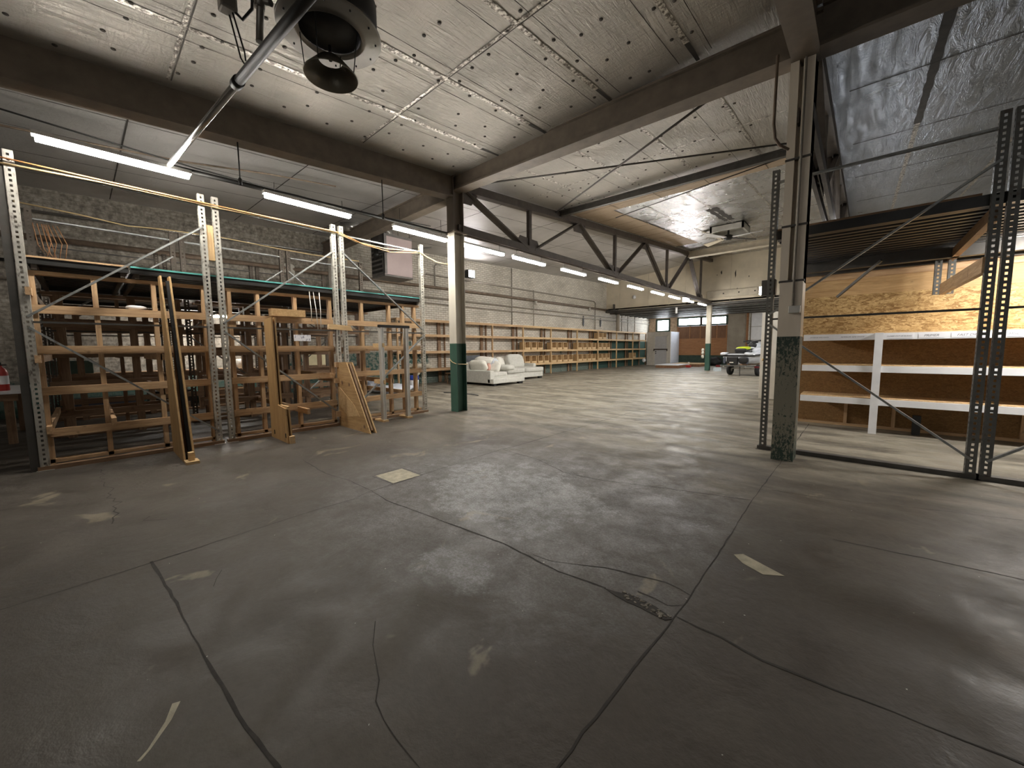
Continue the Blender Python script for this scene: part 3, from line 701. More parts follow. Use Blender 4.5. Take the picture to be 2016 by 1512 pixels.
# ------------------------------------------------------------------ left rack uprights
FH = 3.27
def frame_parts(e, L, mat, bmat, flip=False, h=FH, foot='old_y'):
    """local axes: y along the frame, +x faces the aisle"""
    W = .066; D = .062
    for u in (0, L-W):
        m = MB()
        m.strip((0,u,0), (0,1,0), W, h, .05, .019, .024)
        m.strip((-D,u,0), (1,0,0), D, h, .05, .018, .024); m.strip((-D,u+W,0), (1,0,0), D, h, .05, .018, .024)
        m.add([(-D,u,0),(-D,u+.014,0),(-D,u+.014,h),(-D,u,h),(-D,u+W,0),(-D,u+W-.014,0),(-D,u+W-.014,h),(-D,u+W,h)], [(0,1,2,3),(4,5,6,7)])
        m.build('upright_post', mat, e, solid=.003)
    x = -.013
    a, b = (L-W/2, W/2) if flip else (W/2, L-W/2)
    def br(p, q, mt, w=.038): MB().bar((x,p[0],p[1]),(x,q[0],q[1]), .02, w, (1,0,0)).build('brace', mt, e)
    br((W,1.575),(L-W,1.575), M['bracedark'])
    br((a,1.63),(b,2.86), bmat); br((a,1.52),(b,.18), bmat)
    br((W,h-.14),(L-W,h-.14), bmat, .045)
    if foot: MB().box(-D-.01,-.02,0,.012,L+.02,.045).build('floor_rail', M[foot], e)
    MB().box(-D-.02,-.03,0,.03,W+.03,.006).box(-D-.02,L-W-.03,0,.03,L+.03,.006).build('base_plate', mat, e)
XF = -6.40
fr = []
specs = [(XF,-.40,1.58,'galv','brace',False,'nearest tall perforated steel upright frame on the left, light bent strap and bolt holes'),
         (XF,1.26,1.60,'galv','brace',False,'second perforated steel upright frame on the left, between the two plywood braces'),
         (XF,2.92,1.62,'galv','brace',True,'third perforated steel upright frame, last before the green column')]
for x, y, L, mt, bm, fl_, lab in specs:
    e = thing('rack_upright_frame', lab, 'rack frame', (x,y,0), group='rack upright frames on the left')
    off = ORG[e.name]; ORG[e.name] = V((0,0,0)); frame_parts(e, L, M[mt], M[bm], fl_)
    ORG[e.name] = off
for r, (x, nm) in enumerate(((-8.72,'second'),(-10.80,'third'))):
    for i, (y, L) in enumerate(((-.42,1.58),(1.22,1.6),(2.88,1.6))):
        e = thing('rack_upright_frame', 'brown weathered upright frame in the %s line of racks, %s from the near end' % (nm, ORD[i]), 'rack frame', (x,y,0), group='rack upright frames on the left')
        off = ORG[e.name]; ORG[e.name] = V((0,0,0)); frame_parts(e, L, M['galv_old'], M['bracedark' if r else 'brace'], i == 2)
        ORG[e.name] = off
m = MB(); m.box(-6.465,-.468,0,-6.41,-.41,3.2); m.one('dark_post', M['bracedark'], 'dark blackish post standing tight against the nearest light upright, left side', 'rack post')
# frame wire ties between the twin posts are part of the posts' look; wooden packer stands between them
MB().box(-6.47,1.175,2.45,-6.42,1.255,2.9).one('wood_packer', M['fresh_z'], 'short wooden packer wedged between the twin uprights, near the top', 'wood block')

# decks on the racks
def ribs(x0, x1, y0, y1, z, along, pitch=.15, h=.05):
    m = MB(); n = int(((x1-x0) if along == 'y' else (y1-y0))/pitch)
    prof = []
    for i in range(n):
        b = i*pitch; prof += [(b,0),(b+pitch*.4,0),(b+pitch*.5,h),(b+pitch*.9,h)]
    prof.append((n*pitch,0)); vs = []
    for p, zz in prof:
        if along == 'y': vs += [(x0+p,y0,z+zz),(x0+p,y1,z+zz)]
        else: vs += [(x0,y0+p,z+zz),(x1,y0+p,z+zz)]
    return m.add(vs, [(2*i,2*i+1,2*i+3,2*i+2) for i in range(len(prof)-1)])
def deck(label, x0, x1, y0, y1, z, edge, mat='deck'):
    e = thing('rack_deck', label, 'deck', ((x0+x1)/2,(y0+y1)/2,z), group='corrugated decks on the left racks')
    ribs(x0, x1, y0, y1, z, 'y').build('corrugated_sheet', M[mat], e, solid=.002)
    MB().box(x1-.015,y0,z-.015,x1+.02,y1,z+.05).build('front_lip', M['deck'], e)
    MB().box(x1-.02,y0,z+.05,x1+.03,y1,z+.068).build('edge_strip', M[edge], e)
    MB().box(x0,y0,z-.06,x0+.05,y1,z).build('rear_beam', M['deck'], e)
    for yy in (y0+.03, y1-.07): MB().box(x0,yy,z-.07,x1,yy+.04,z-.004).build('cross_beam', M['galv_old'], e)
deck('short dark corrugated deck with tan edge above the nearest left rack', -8.62,-6.50,-.34,.42,2.20,'pine_y')
deck('long dark corrugated deck with teal edge strip across the left racks', -8.62,-6.50,.44,4.5,2.20,'teal')
deck('dark corrugated deck over the second line of racks near the brick wall', -10.72,-8.82,-.34,4.5,2.20,'bracedark','deck_mid')

# raw timber lattices inside the racks
def lattice(e, x, ys, y0, y1, levels, th, mat, wide=.045, rail_h=.09, ztop=2.085):
    for y in ys: MB().box(x-.09,y-wide/2,.0,x,y+wide/2,ztop).build('stud', M[mat+'_z'], e)
    for z in levels:
        MB().box(x-.02,y0,z-rail_h,x+.018,y1,z).build('rail', M[mat+'_y'], e)
LV = (1.765,1.33,.885,.425)
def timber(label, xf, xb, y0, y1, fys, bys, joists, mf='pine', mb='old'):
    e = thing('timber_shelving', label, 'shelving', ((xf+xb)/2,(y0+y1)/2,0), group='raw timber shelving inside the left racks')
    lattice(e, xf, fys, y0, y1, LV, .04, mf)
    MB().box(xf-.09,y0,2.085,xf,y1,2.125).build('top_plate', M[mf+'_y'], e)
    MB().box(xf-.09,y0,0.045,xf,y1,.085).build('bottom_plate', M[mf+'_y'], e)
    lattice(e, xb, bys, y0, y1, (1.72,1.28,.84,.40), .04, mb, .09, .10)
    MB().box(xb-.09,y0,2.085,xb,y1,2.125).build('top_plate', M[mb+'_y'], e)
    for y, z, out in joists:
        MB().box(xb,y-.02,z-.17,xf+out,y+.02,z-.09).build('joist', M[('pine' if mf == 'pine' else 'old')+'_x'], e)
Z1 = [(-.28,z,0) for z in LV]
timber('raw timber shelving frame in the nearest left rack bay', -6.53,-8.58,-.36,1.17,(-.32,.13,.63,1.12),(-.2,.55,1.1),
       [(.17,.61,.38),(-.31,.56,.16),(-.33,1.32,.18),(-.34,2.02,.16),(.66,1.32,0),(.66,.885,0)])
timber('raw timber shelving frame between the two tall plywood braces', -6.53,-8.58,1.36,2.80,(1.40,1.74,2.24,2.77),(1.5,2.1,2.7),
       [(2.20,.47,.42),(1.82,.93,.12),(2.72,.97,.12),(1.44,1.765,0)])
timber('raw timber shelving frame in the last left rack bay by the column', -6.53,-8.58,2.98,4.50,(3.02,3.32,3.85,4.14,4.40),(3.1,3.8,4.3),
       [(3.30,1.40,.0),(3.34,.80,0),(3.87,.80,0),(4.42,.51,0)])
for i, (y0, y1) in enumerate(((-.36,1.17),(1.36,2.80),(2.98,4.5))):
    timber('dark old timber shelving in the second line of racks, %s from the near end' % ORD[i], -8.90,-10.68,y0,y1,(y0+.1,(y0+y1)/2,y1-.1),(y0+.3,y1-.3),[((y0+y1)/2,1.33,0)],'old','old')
# loose pieces on the lattices
MB().box(-6.50,1.86,1.765,-6.36,2.32,1.87).one('board_offcut', M['plyx'], 'short offcut lying on the rail above the narrow plywood brace', 'wood offcut')
MB().prism([(-6.36,2.66,1.60),(-6.36,3.06,1.575),(-6.36,3.02,1.66),(-6.36,2.67,1.68)], (-.06,0,0)).one('wood_wedge', M['fresh_y'], 'pale wood wedge resting at the foot of the third frame brace, mid height', 'wood offcut')
MB().box(-6.345,2.13,1.40,-6.335,2.37,1.495).one('paper_notice', M['notice'], 'white printed paper notice pinned to the lattice right of the narrow plywood', 'notice')
MB().pillow((-6.6,.47,1.79), (.06,.09,.03), .8, (0,0,0), 10, .5, 3).one('crumpled_paper', M['paper'], 'crumpled white paper on the high rail of the nearest bay', 'paper')
for i, (y, z1, yy) in enumerate(((2.44,1.72,2.45),(2.50,1.58,2.54),(2.59,1.58,2.585))):
    MB().tube([(-6.49,y,2.19),(-6.48,(y+yy)/2+.008,1.9),(-6.48,yy,z1)], .006, 6).one('hanging_rope', M['cord'], 'white rope hanging from the teal edge, %s of three' % ('leftmost and shortest','middle','rightmost')[i], 'rope', 'ropes hanging from the rack deck')

# plywood braces that stand out from the racks
def gusset(name, label, y, pts, gap, mat, extra=None):
    xs = [p[0] for p in pts]
    e = thing(name, label, 'plywood brace', ((min(xs)+max(xs))/2, y, 0), group='plywood braces along the racks')
    MB().prism([(x,y,z) for x, z in pts], (0,.018,0)).build('near_sheet', mat, e)
    if gap: MB().prism([(x,y+gap,z) for x, z in pts], (0,.018,0)).build('far_sheet', mat, e)
    if extra: extra(e)
    return e
def ex1(e):
    MB().box(-5.62,.665,0,-5.46,.785,.03).box(-5.60,.70,.03,-5.52,.75,.12).build('foot_block', M['fresh_y'], e)
    MB().bar((-6.28,.735,2.1),(-5.7,.735,.06), .05, .03, (0,1,0)).build('spacer_strip', M['black'], e)
gusset('plywood_brace', 'tall narrow tapering plywood brace seen edge on beside the nearest bay', .665, [(-6.40,0),(-5.60,0),(-6.24,2.16),(-6.40,2.16)], .085, M['ply'], ex1)
def ex2(e):
    MB().box(-5.70,1.775,0,-5.64,1.835,.10).build('foot_block', M['fresh_y'], e)
    for x, z in ((-6.22,.09),(-5.76,.10)): MB().box(x-.012,1.756,z-.03,x+.012,1.762,z+.03).build('slot_hole', M['black'], e)
    MB().box(-6.05,1.79,.46,-5.72,1.82,.50).build('ledge', M['fresh_y'], e)
gusset('plywood_brace', 'stepped plywood brace, tall narrow top and wider foot, by the second frame', 1.762, [(-6.37,0),(-5.68,0),(-5.73,.47),(-6.02,.50),(-6.07,1.72),(-6.39,1.70)], .04, M['ply'], ex2)
def ex3(e):
    MB().prism([(-6.40,2.778,.68),(-5.86,2.778,.40),(-5.68,2.778,.23),(-6.08,2.778,.19),(-6.40,2.778,.36)], (0,.004,0)).build('pale_band', M['fresh_y'], e)
    for x, z in ((-6.24,.735),(-5.99,.71),(-5.55,.09)): MB().lathe([(0.0001,0),(.03,0)], (0,0,0), 10).build('knot_hole', M['old_x'], e, local=True).matrix_basis = Matrix.Translation(V((x,2.776,z))-ORG[e.name]) @ Matrix.Rotation(math.pi/2,4,'X')
    MB().bar((-6.09,2.84,1.03),(-5.45,2.84,.03), .06, .025, (0,1,0)).build('edge_spacer', M['old_z'], e)
    MB().box(-6.42,2.72,.72,-6.34,2.78,.79).box(-6.42,2.72,.16,-6.34,2.78,.25).box(-6.42,2.74,.98,-6.34,2.80,1.06).build('cleat', M['pine_y'], e)
gusset('plywood_brace', 'low wide plywood brace with slanted front edge and pale diagonal band', 2.782, [(-6.40,0.0),(-5.38,0.0),(-6.07,1.06),(-6.42,1.06)], .09, M['plyx'], ex3)
sf = thing('stud_stand', 'standing frame of two pale metal studs with dark top bar by the last bay', 'stud frame', (-6.12,3.7,0))
for y in (3.45,3.94):
    m = MB(); x = -6.12; m.box(x-.09,y-.022,.03,x,y+.022,1.66)
    m.box(x,y-.03,.03,x+.006,y-.016,1.66).box(x,y+.016,.03,x+.006,y+.03,1.66); m.build('post', M['alu'], sf)
    MB().box(-6.42,y-.05,0,-6.08,y+.05,.03).build('foot_plank', M['fresh_y'], sf)
MB().box(-6.17,3.40,1.64,-6.10,3.99,1.685).build('top_bar', M['black'], sf)
for z in (1.30,.66): MB().box(-6.45,3.45,z,-6.1,3.48,z+.07).build('stretcher', M['fresh_y'], sf)

# orange and tan cords
rod([(-6.39,-.5,3.12),(-6.37,.27,3.14),(-6.37,1.14,3.14),(-6.37,1.3,3.13),(-6.37,2.0,3.15),(-6.37,2.88,3.14),(-6.37,3.2,3.06),(-6.37,3.75,3.05),(-6.38,4.45,3.13),(-6.38,4.6,3.06),(-6.3,4.8,2.97),(-6.15,4.95,2.93)], .011, 'yellowcord', 'extension_cord', 'tan extension cord strung along the tops of the left frames to the column', 'cord', 8)
rod([(-6.36,-.5,3.17),(-6.345,.3,3.155),(-6.345,1.2,3.15),(-6.345,2.9,3.15),(-6.35,3.3,3.04),(-6.35,3.8,3.0),(-6.36,4.46,3.10)], .008, 'orange', 'extension_cord', 'orange extension cord twisted over the left frame tops', 'cord', 8)
rod([(-6.14,4.925,1.06),(-6.05,4.92,1.0),(-5.95,4.925,.97),(-5.915,5.0,.96),(-5.91,5.2,.95)], .008, 'yellowcord', 'extension_cord', 'thin tan cord wrapped round the green column at waist height', 'cord', 8)
rod([(-8.72,-.5,3.33),(-8.7,.1,3.29),(-8.7,.6,3.24),(-8.7,1.0,3.28),(-8.7,1.8,3.31),(-8.7,2.7,3.28),(-8.7,3.4,3.27),(-8.7,4.4,3.30)], .010, 'yellowcord', 'extension_cord', 'tan cord strung over the second line of rack uprights', 'cord', 8)
m = MB()
for k in range(4):
    m.tube([(-8.6,-.35+.04*k,3.05),(-8.55,-.32+.05*k,2.75-.05*k),(-8.55,-.25+.05*k,2.6-.04*k),(-8.56,-.2+.05*k,2.8),(-8.6,-.25+.04*k,3.05)], .005, 6)
m.one('cord_coil', M['brownwood'], 'loose orange cord loops hanging behind the nearest left upright', 'cord')
rod([(-7.5,-.5,3.87),(-7.5,.13,3.92),(-7.5,1.17,4.02),(-7.5,2.29,4.2),(-7.5,3.4,4.33)], .014, 'brownpipe', 'overhead_pipe', 'thin pipe sloping under the left ceiling behind the beam', 'pipe')
rod([(-6.75,-.5,3.78),(-6.8,1.2,3.72),(-6.8,3.6,3.72),(-6.75,5.0,3.8)], .010, 'blackpipe', 'overhead_cable', 'dark cable sagging above the near tube lights', 'cable')

# white table and extinguisher at the left edge
tb_ = thing('side_table', 'white-topped wooden bench at the left frame edge beyond the first upright', 'table', (-9.4,-1.1,0))
MB().box(-10.2,-2.0,.70,-8.55,-.62,.735).build('table_top', M['white'], tb_, bevel=.004)
for x, y in ((-8.7,-.75),(-10.1,-.75),(-8.7,-1.9),(-10.1,-1.9)): MB().box(x-.04,y-.04,0,x+.04,y+.04,.70).build('leg', M['old_z'], tb_)
MB().box(-8.66,-2,.6,-8.62,-.66,.70).build('apron', M['old_y'], tb_)
fx = thing('fire_extinguisher', 'red fire extinguisher standing on the white bench at the left edge', 'fire extinguisher', (-8.85,-.80,.735))
MB().lathe([(.062,0),(.066,.01),(.066,.25),(.05,.30),(.022,.33),(.022,.35)], (-8.85,-.80,.735), 24, True).build('cylinder', M['red'], fx)
MB().lathe([(.0672,.09),(.0672,.21)], (-8.85,-.80,.735), 24).build('paper_label', M['paper'], fx)
MB().box(-8.87,-.84,1.085,-8.83,-.74,1.10).box(-8.862,-.815,1.08,-8.838,-.785,1.13).build('valve_handle', M['black'], fx)

# clutter in the second line of racks
def box_thing(name, c, s, mat, label, cat, rz=0):
    m = MB().box(-s[0]/2,-s[1]/2,0,s[0]/2,s[1]/2,s[2]); o = m.build(name, M[mat], bevel=.006); o.location = c; o.rotation_euler = (0,0,rz); tag(o, label, cat); return o
box_thing('cardboard_box', (-11.3,3.2,0), (.5,.5,.5), 'card', 'cardboard box on the floor by the wall behind the last rack bay', 'box', .2)
box_thing('cardboard_box', (-11.4,2.3,0), (.5,.6,.38), 'card', 'lower cardboard box by the wall behind the stepped plywood brace', 'box', -.1)
box_thing('storage_bin', (-11.3,1.2,0), (.5,.7,.42), 'black', 'black storage bin on the floor behind the twin uprights', 'bin')
box_thing('storage_bin', (-11.4,.2,0), (.5,.9,.35), 'jetgrey', 'dark grey storage bin on the floor behind the nearest bay', 'bin')
box_thing('storage_bin', (-11.4,-.2,.85), (.4,.6,.25), 'grass', 'dark green bin on the wall ledge behind the nearest bay', 'bin')
MB().box(-11.75,-.6,.80,-11.15,5.2,.845).one('timber_ledge', M['old_y'], 'old timber ledge along the brick wall behind the racks', 'shelf')
box_thing('leaning_board', (-11.5,4.45,.845), (.05,.8,.55), 'artboard', 'cream board standing on the wall ledge behind the third frame', 'board')
MB().lathe([(.12,0),(.14,.25),(.12,.28)], (-11.45,3.5,.845), 20, True).one('metal_tub', M['bracedark'], 'dark round tub on the wall ledge beside the cream board', 'tub')
MB().lathe([(.1,0),(.12,.2),(.1,.22)], (-11.4,2.6,.845), 20, True).one('paint_can', M['alu'], 'pale metal can on the wall ledge behind the stepped brace', 'can')
bk = thing('plastic_bucket', 'white and blue bucket on the floor past the last rack bay', 'bucket', (-10.55,7.0,0))
MB().lathe([(.13,0),(.15,.30)], (-10.55,7.0,0), 24, True).build('bucket_body', M['white'], bk)
MB().lathe([(.155,.30),(.155,.40),(.14,.44)], (-10.55,7.0,0), 24, True).build('bucket_lid', M['blue'], bk)
MB().pillow((-10.3,6.1,.10), (.35,.55,.12), .8, (0,0,.3), 14, .5, 5).one('folded_tarp', M['bluewhite'], 'folded bluish white tarp on the floor left of the bucket', 'tarp')
MB().pillow((-10.9,5.6,.22), (.3,.35,.24), .8, (0,0,.3), 14, .3, 8).one('dark_sack', M['jetgrey'], 'dark sack slumped on the floor behind the stud stand', 'sack')
rod([(-8.9,6.9,.012),(-8.2,7.1,.014),(-7.6,7.05,.014)], .012, 'slate', 'loose_rod', 'dark loose rod lying on the floor left of the green column', 'rod')
box_thing('white_board', (-10.6,8.66,0), (.05,.22,1.02), 'white', 'narrow white panel standing on the floor left of the green column', 'panel')

# ------------------------------------------------------------------ wall shelving, one unit per bay
YS = [7.1, 9.4, 11.64, 13.66, 15.82, 18.27, 20.54, 22.92, 25.3, 27.5]
labs = ['wooden wall shelf bay nearest the racks, holding a canvas tarp', 'wooden wall shelf bay behind the green column', 'wooden wall shelf bay behind the sofa'] + \
       ['wooden wall shelf bay, %s one past the sofa' % ORD[k] for k in range(5)] + ['wooden wall shelf bay at the far end by the grey door']
SX0, SX1 = -12.06, -11.62
for i, lab in enumerate(labs):
    y0, y1 = YS[i], YS[i+1]
    e = thing('lumber_shelf_bay', lab, 'shelving', (-11.84,(y0+y1)/2,0), group='wooden shelf bays along the brick wall')
    for z in (.56,1.21,1.81,2.34):
        MB().box(SX1-.04,y0+.045,z-.095,SX1,y1,z).box(SX0,y0+.045,z-.02,SX1-.04,y1,z).build('shelf', M['fresh_y' if i > 2 else 'pine_y'], e)
    MB().box(SX1-.06,y0,0,SX1+.012,y0+.045,2.34).build('front_post', M['fresh_z' if i > 2 else 'pine_z'], e)
    MB().box(SX0,y1-.30,0,SX0+.04,y1-.16,2.32).build('rear_post', M['old_z'], e)
    MB().box(SX0,y0,0,SX0+.06,y0+.045,2.32).build('rear_post', M['old_z'], e)
    if i == len(labs)-1: MB().box(SX1-.06,y1-.045,0,SX1+.012,y1,2.34).build('front_post', M['old_z'], e)
MB().pillow((-11.80,8.1,.66), (.17,.5,.09), .8, (0,0,0), 14, .6, 2).one('canvas_tarp', M['canvas'], 'bundled canvas tarp on the lowest board of the first wall bay', 'tarp')
MB().prism([(-11.61,7.55,.60),(-11.60,7.9,.62),(-11.58,7.95,.42),(-11.58,7.80,.30),(-11.59,7.68,.44)], (.02,0,0)).one('hanging_cloth', M['canvas'], 'corner of pale cloth hanging over the front of the lowest shelf', 'cloth')
box_thing('green_can', (-11.8,7.6,1.214), (.2,.22,.34), 'grass', 'dark green can on the middle shelf of the first wall bay', 'can')
# cubby boxes
def cubby_mesh():
    w, h, d = .40, .36, .34
    m = MB(); m.box(-d/2,-w/2,0,d/2,w/2,.012).box(-d/2,-w/2,0,d/2,-w/2+.014,h).box(-d/2,w/2-.014,0,d/2,w/2,h).box(-d/2,-w/2,0,-d/2+.012,w/2,h).box(-d/2,-w/2,h-.014,d/2,w/2,h)
    m.box(d/2-.012,-w/2,0,d/2,w/2,.10).box(d/2-.012,-w/2,0,d/2,-w/2+.035,h).box(d/2-.012,w/2-.035,0,d/2,w/2,h); return m
cub = None
places = [(3,.56,4,'lowest'),(3,1.21,3,'second lowest'),(4,.56,4,'lowest'),(4,1.21,3,'second lowest'),(5,.56,4,'lowest'),(5,1.21,4,'second lowest'),(6,.56,3,'lowest'),(6,1.21,3,'second lowest'),(6,1.81,2,'third'),(8,.56,1,'lowest')]
for b, z, n, nm in places:
    for k in range(n):
        y = YS[b] + .32 + k*.5 + random.uniform(-.02,.02)
        lab = 'open pale wooden cubby box, %s on the %s board, %s' % (ORD[k], nm, 'far end bay' if b == 8 else '%s bay past the sofa' % ORD[b-3])
        if cub is None:
            cub = cubby_mesh().build('cubby_box', M['fresh_y']); cub.location = (-11.80,y,z+.004); tag(cub, lab, 'box', 'cubby boxes on the wall shelves')
        else: dup(cub, (-11.80,y,z+.004), lab)

# pipes along the brick wall
rod([(-11.98,8.6,4.02),(-11.98,20.6,4.05),(-11.98,20.8,3.95),(-11.98,20.8,2.38)], .030, 'greypipe', 'long_pipe', 'upper thin pipe along the brick wall that turns down at its far end', 'pipe')
rod([(-11.95,-1.5,3.47),(-11.95,3.0,3.53),(-11.95,12,3.60),(-11.95,22.3,3.62)], .055, 'brownpipe', 'long_pipe', 'thick rusty pipe running along the brick wall', 'pipe', 12)
rod([(-11.97,6,3.18),(-11.97,29,3.22)], .028, 'greypipe', 'long_pipe', 'middle thin pipe along the brick wall below the rusty pipe', 'pipe')
rod([(-11.97,7,2.98),(-11.97,13,2.98),(-11.97,29,3.02)], .024, 'greypipe', 'long_pipe', 'lowest thin pipe along the brick wall above the shelves', 'pipe')
rod([(-11.97,-1.5,3.0),(-11.97,6.5,3.02)], .030, 'blackpipe', 'long_pipe', 'dark pipe on the rough wall behind the racks', 'pipe')
rod([(-11.97,-1.5,2.65),(-11.97,6.5,2.7)], .022, 'greypipe', 'long_pipe', 'grey pipe low on the rough wall just above the rack decks', 'pipe')
rod([(-11.97,-1.5,3.95),(-11.97,5.5,4.15)], .03, 'conduit', 'long_pipe', 'shiny conduit high on the rough wall behind the frame tops', 'pipe')
rod([(-11.9,5.15,0),(-11.9,5.15,4.55)], .10, 'whitepipe', 'down_pipe', 'thick pale vertical pipe on the wall behind the third frame', 'pipe', 16)
rod([(-11.98,13.3,2.35),(-11.98,13.3,4.9)], .028, 'greypipe', 'riser_pipe', 'vertical riser pipe on the brick wall above the sofa end', 'pipe')
rod([(-11.98,14.9,2.37),(-11.98,14.9,4.1)], .022, 'greypipe', 'riser_pipe', 'vertical riser pipe on the brick wall, second past the sofa', 'pipe')
rod([(-11.9,23.6,2.36),(-11.9,23.6,3.5)], .12, 'stucco', 'riser_pipe', 'broad pale riser on the far part of the brick wall', 'pipe', 12)
for k, y in enumerate((24.3,25.2,26.3)): rod([(-11.98,y,2.37),(-11.98,y,3.5)], .03, 'greypipe', 'riser_pipe', 'thin riser pipe near the far corner, %s from the broad riser' % ORD[k], 'pipe')
rod([(-11.98,9.0,3.6),(-11.98,9.0,4.35),(-11.98,9.1,4.45),(-11.98,9.3,4.45)], .03, 'greypipe', 'riser_pipe', 'hooked conduit on the brick wall just left of the green column', 'pipe')
for k, (y, z) in enumerate(((14.95,3.40),(20.0,3.45))):
    MB().lathe([(.09,.16),(.05,.10),(.06,.0)], (-11.9,y,z), 12, True).one('insulator_cap', M['whitepipe'], 'white cap hanging on the rusty wall pipe, %s from the sofa' % ORD[k], 'pipe fitting')
m = MB(); m.pillow((-11.98,4.0,3.56), (.09,.16,.13), .6, (0,0,0), 12, .3, 1); m.tube([(-11.95,4.1,3.55),(-11.95,4.1,3.38)], .04)
m.one('wrapped_valve', M['whitepipe'], 'white wrapped valve on the rusty pipe behind the second frame', 'valve')
for k, (y, s) in enumerate(((19.6,.32),(21.6,.28))):
    MB().pillow((-12.06,y,2.83), (.04,.07,s), .9, (0,0,0), 10).one('hung_tool', M['slate'], 'dark long object hung on the brick wall, %s from the sofa side' % ORD[k], 'wall fitting')

# unit heater
hx = thing('unit_heater', 'mauve unit heater hanging by the brick wall behind the last frame', 'heater', (-10.0,6.1,3.35), rz=0)
MB().box(-10.25,5.55,3.30,-9.55,5.62,4.35).box(-10.25,5.62,4.30,-9.55,6.42,4.36).build('casing_back', M['heater_dark'], hx)
MB().box(-9.62,5.55,3.27,-9.56,6.42,4.36).build('front_panel', M['heater'], hx, bevel=.01)
MB().box(-10.25,5.55,3.24,-9.56,6.42,3.29).build('bottom_tray', M['heater_dark'], hx)
lv = MB()
for k in range(7): lv.box(-10.2,5.53,3.36+k*.12,-9.66,5.56,3.42+k*.12)
lv.build('louver', M['blackpipe'], hx)
MB().lathe([(.14,-.01),(.15,.0),(.03,.06)], (0,0,0), 20).build('fan_grille', M['blackpipe'], hx, local=True).matrix_basis = Matrix.Translation(V((-9.95,5.52,3.85))-ORG[hx.name]) @ Matrix.Rotation(math.pi/2,4,'X')
MB().tube([(-9.9,5.95,4.3),(-9.9,5.9,4.5),(-9.95,5.75,4.58),(-10.1,5.3,4.56),(-10.4,4.8,4.52)], .12, 18).build('flue', M['conduit'], hx)
MB().tube([(-10.15,5.2,4.56),(-10.35,4.9,4.53)], .135, 18).build('flue_collar', M['conduit'], hx)
rds = MB()
for x, y in ((-10.2,5.6),(-9.62,5.6),(-10.2,6.38),(-9.62,6.38)): rds.tube([(x,y,4.33),(x,y,zleft(x,y)-.02)], .008, 6)
rds.build('hanger_rods', M['bracedark'], hx)
rod([(-9.5,5.35,3.8),(-8.9,6.6,4.05)], .016, 'bracedark', 'support_rod', 'dark slanting rod in front of the mauve heater', 'rod')

# flood light on wall, bulkhead lamp
fl1 = thing('flood_light', 'bright square flood light on the brick wall right of the green column', 'light', (-11.9,10.75,4.2))
MB().box(-12.08,10.58,4.15,-11.86,10.92,4.45).build('housing', M['black'], fl1)
MB().box(-11.86,10.60,4.17,-11.85,10.90,4.43).build('lens', M['flood'], fl1)
MB().lathe([(.001,0),(.11,.0),(.11,.05)], (0,0,0), 20).one('smoke_detector', M['white'], 'round white detector on the beige bulkhead', 'detector').matrix_world = Matrix.Translation((-10.25,22.34,4.29)) @ Matrix.Rotation(-math.pi/2,4,'X')
wl = thing('work_light', 'small lit work lamp on the right rack post by the column', 'light', (-.93,5.55,1.9))
MB().box(-.92,5.50,1.86,-.78,5.60,2.04).build('housing', M['bracedark'], wl)
MB().box(-.945,5.52,1.88,-.92,5.58,1.97).build('lens', M['flood'], wl)
MB().box(-.74,5.52,1.82,-.64,5.55,2.06).one('plywood_plate', M['plyx'], 'small plywood plate between right rack post and column', 'board')
e = thing('flood_light', 'bright lamp hanging among the far tube lights under the truss', 'light', (-6.5,20.2,3.45))
MB().box(-6.72,20.18,3.5,-6.38,20.26,3.74).build('housing', M['black'], e); MB().box(-6.70,20.165,3.52,-6.40,20.18,3.72).build('lens', M['flood'], e)

# ------------------------------------------------------------------ sofa
def cushion_box(m, x0, y0, z0, x1, y1, z1, ex=.22):
    m.pillow(((x0+x1)/2,(y0+y1)/2,(z0+z1)/2), ((x1-x0)/2,(y1-y0)/2,(z1-z0)/2), ex, n=24); return m
s1 = thing('sofa', 'near piece of the pale grey sofa, with arm and stacked cushions', 'sofa', (-9.9,10.0,0), group='pale grey sofa pieces')
MB().box(-10.75,9.12,.08,-9.22,9.32,.52).build('arm', M['sofa'], s1, bevel=.03)
MB().box(-10.75,9.32,.08,-9.36,10.75,.30).box(-9.36,9.12,.08,-9.08,10.75,.245).build('base', M['sofa'], s1, bevel=.02)
MB().box(-10.85,9.12,.08,-10.62,10.75,.78).build('back', M['sofa'], s1, bevel=.05)
cushion_box(MB(), -10.6,9.34,.29,-9.38,10.2,.45).build('seat_cushion', M['sofa'], s1)
ft = MB(); ft.box(-9.25,10.5,0,-9.13,10.7,.08).box(-9.25,9.2,0,-9.13,9.32,.08).box(-10.7,9.2,0,-10.6,9.3,.08).box(-10.7,10.5,0,-10.6,10.7,.08); ft.build('feet', M['black'], s1)
s2 = thing('sofa', 'far piece of the pale grey sofa, with large back cushion and foot', 'sofa', (-10.4,12.1,0), group='pale grey sofa pieces')
MB().box(-11.25,10.9,.08,-10.15,13.25,.30).build('base', M['sofa'], s2, bevel=.02)
MB().box(-11.42,10.9,.08,-11.2,13.25,.74).build('back', M['sofa'], s2, bevel=.05)
for y0, y1 in ((10.9,12.05),(12.07,13.3)): cushion_box(MB(), -11.2,y0,.29,-10.10,y1,.48).build('seat_cushion', M['sofa'], s2)
MB().pillow((-11.0,12.35,.72), (.16,.5,.30), .45, (0,-.3,0), 20, .08, 4).build('back_cushion', M['sofa'], s2)
MB().box(-11.2,13.1,.3,-10.55,13.28,.62).build('arm', M['sofa'], s2, bevel=.04)
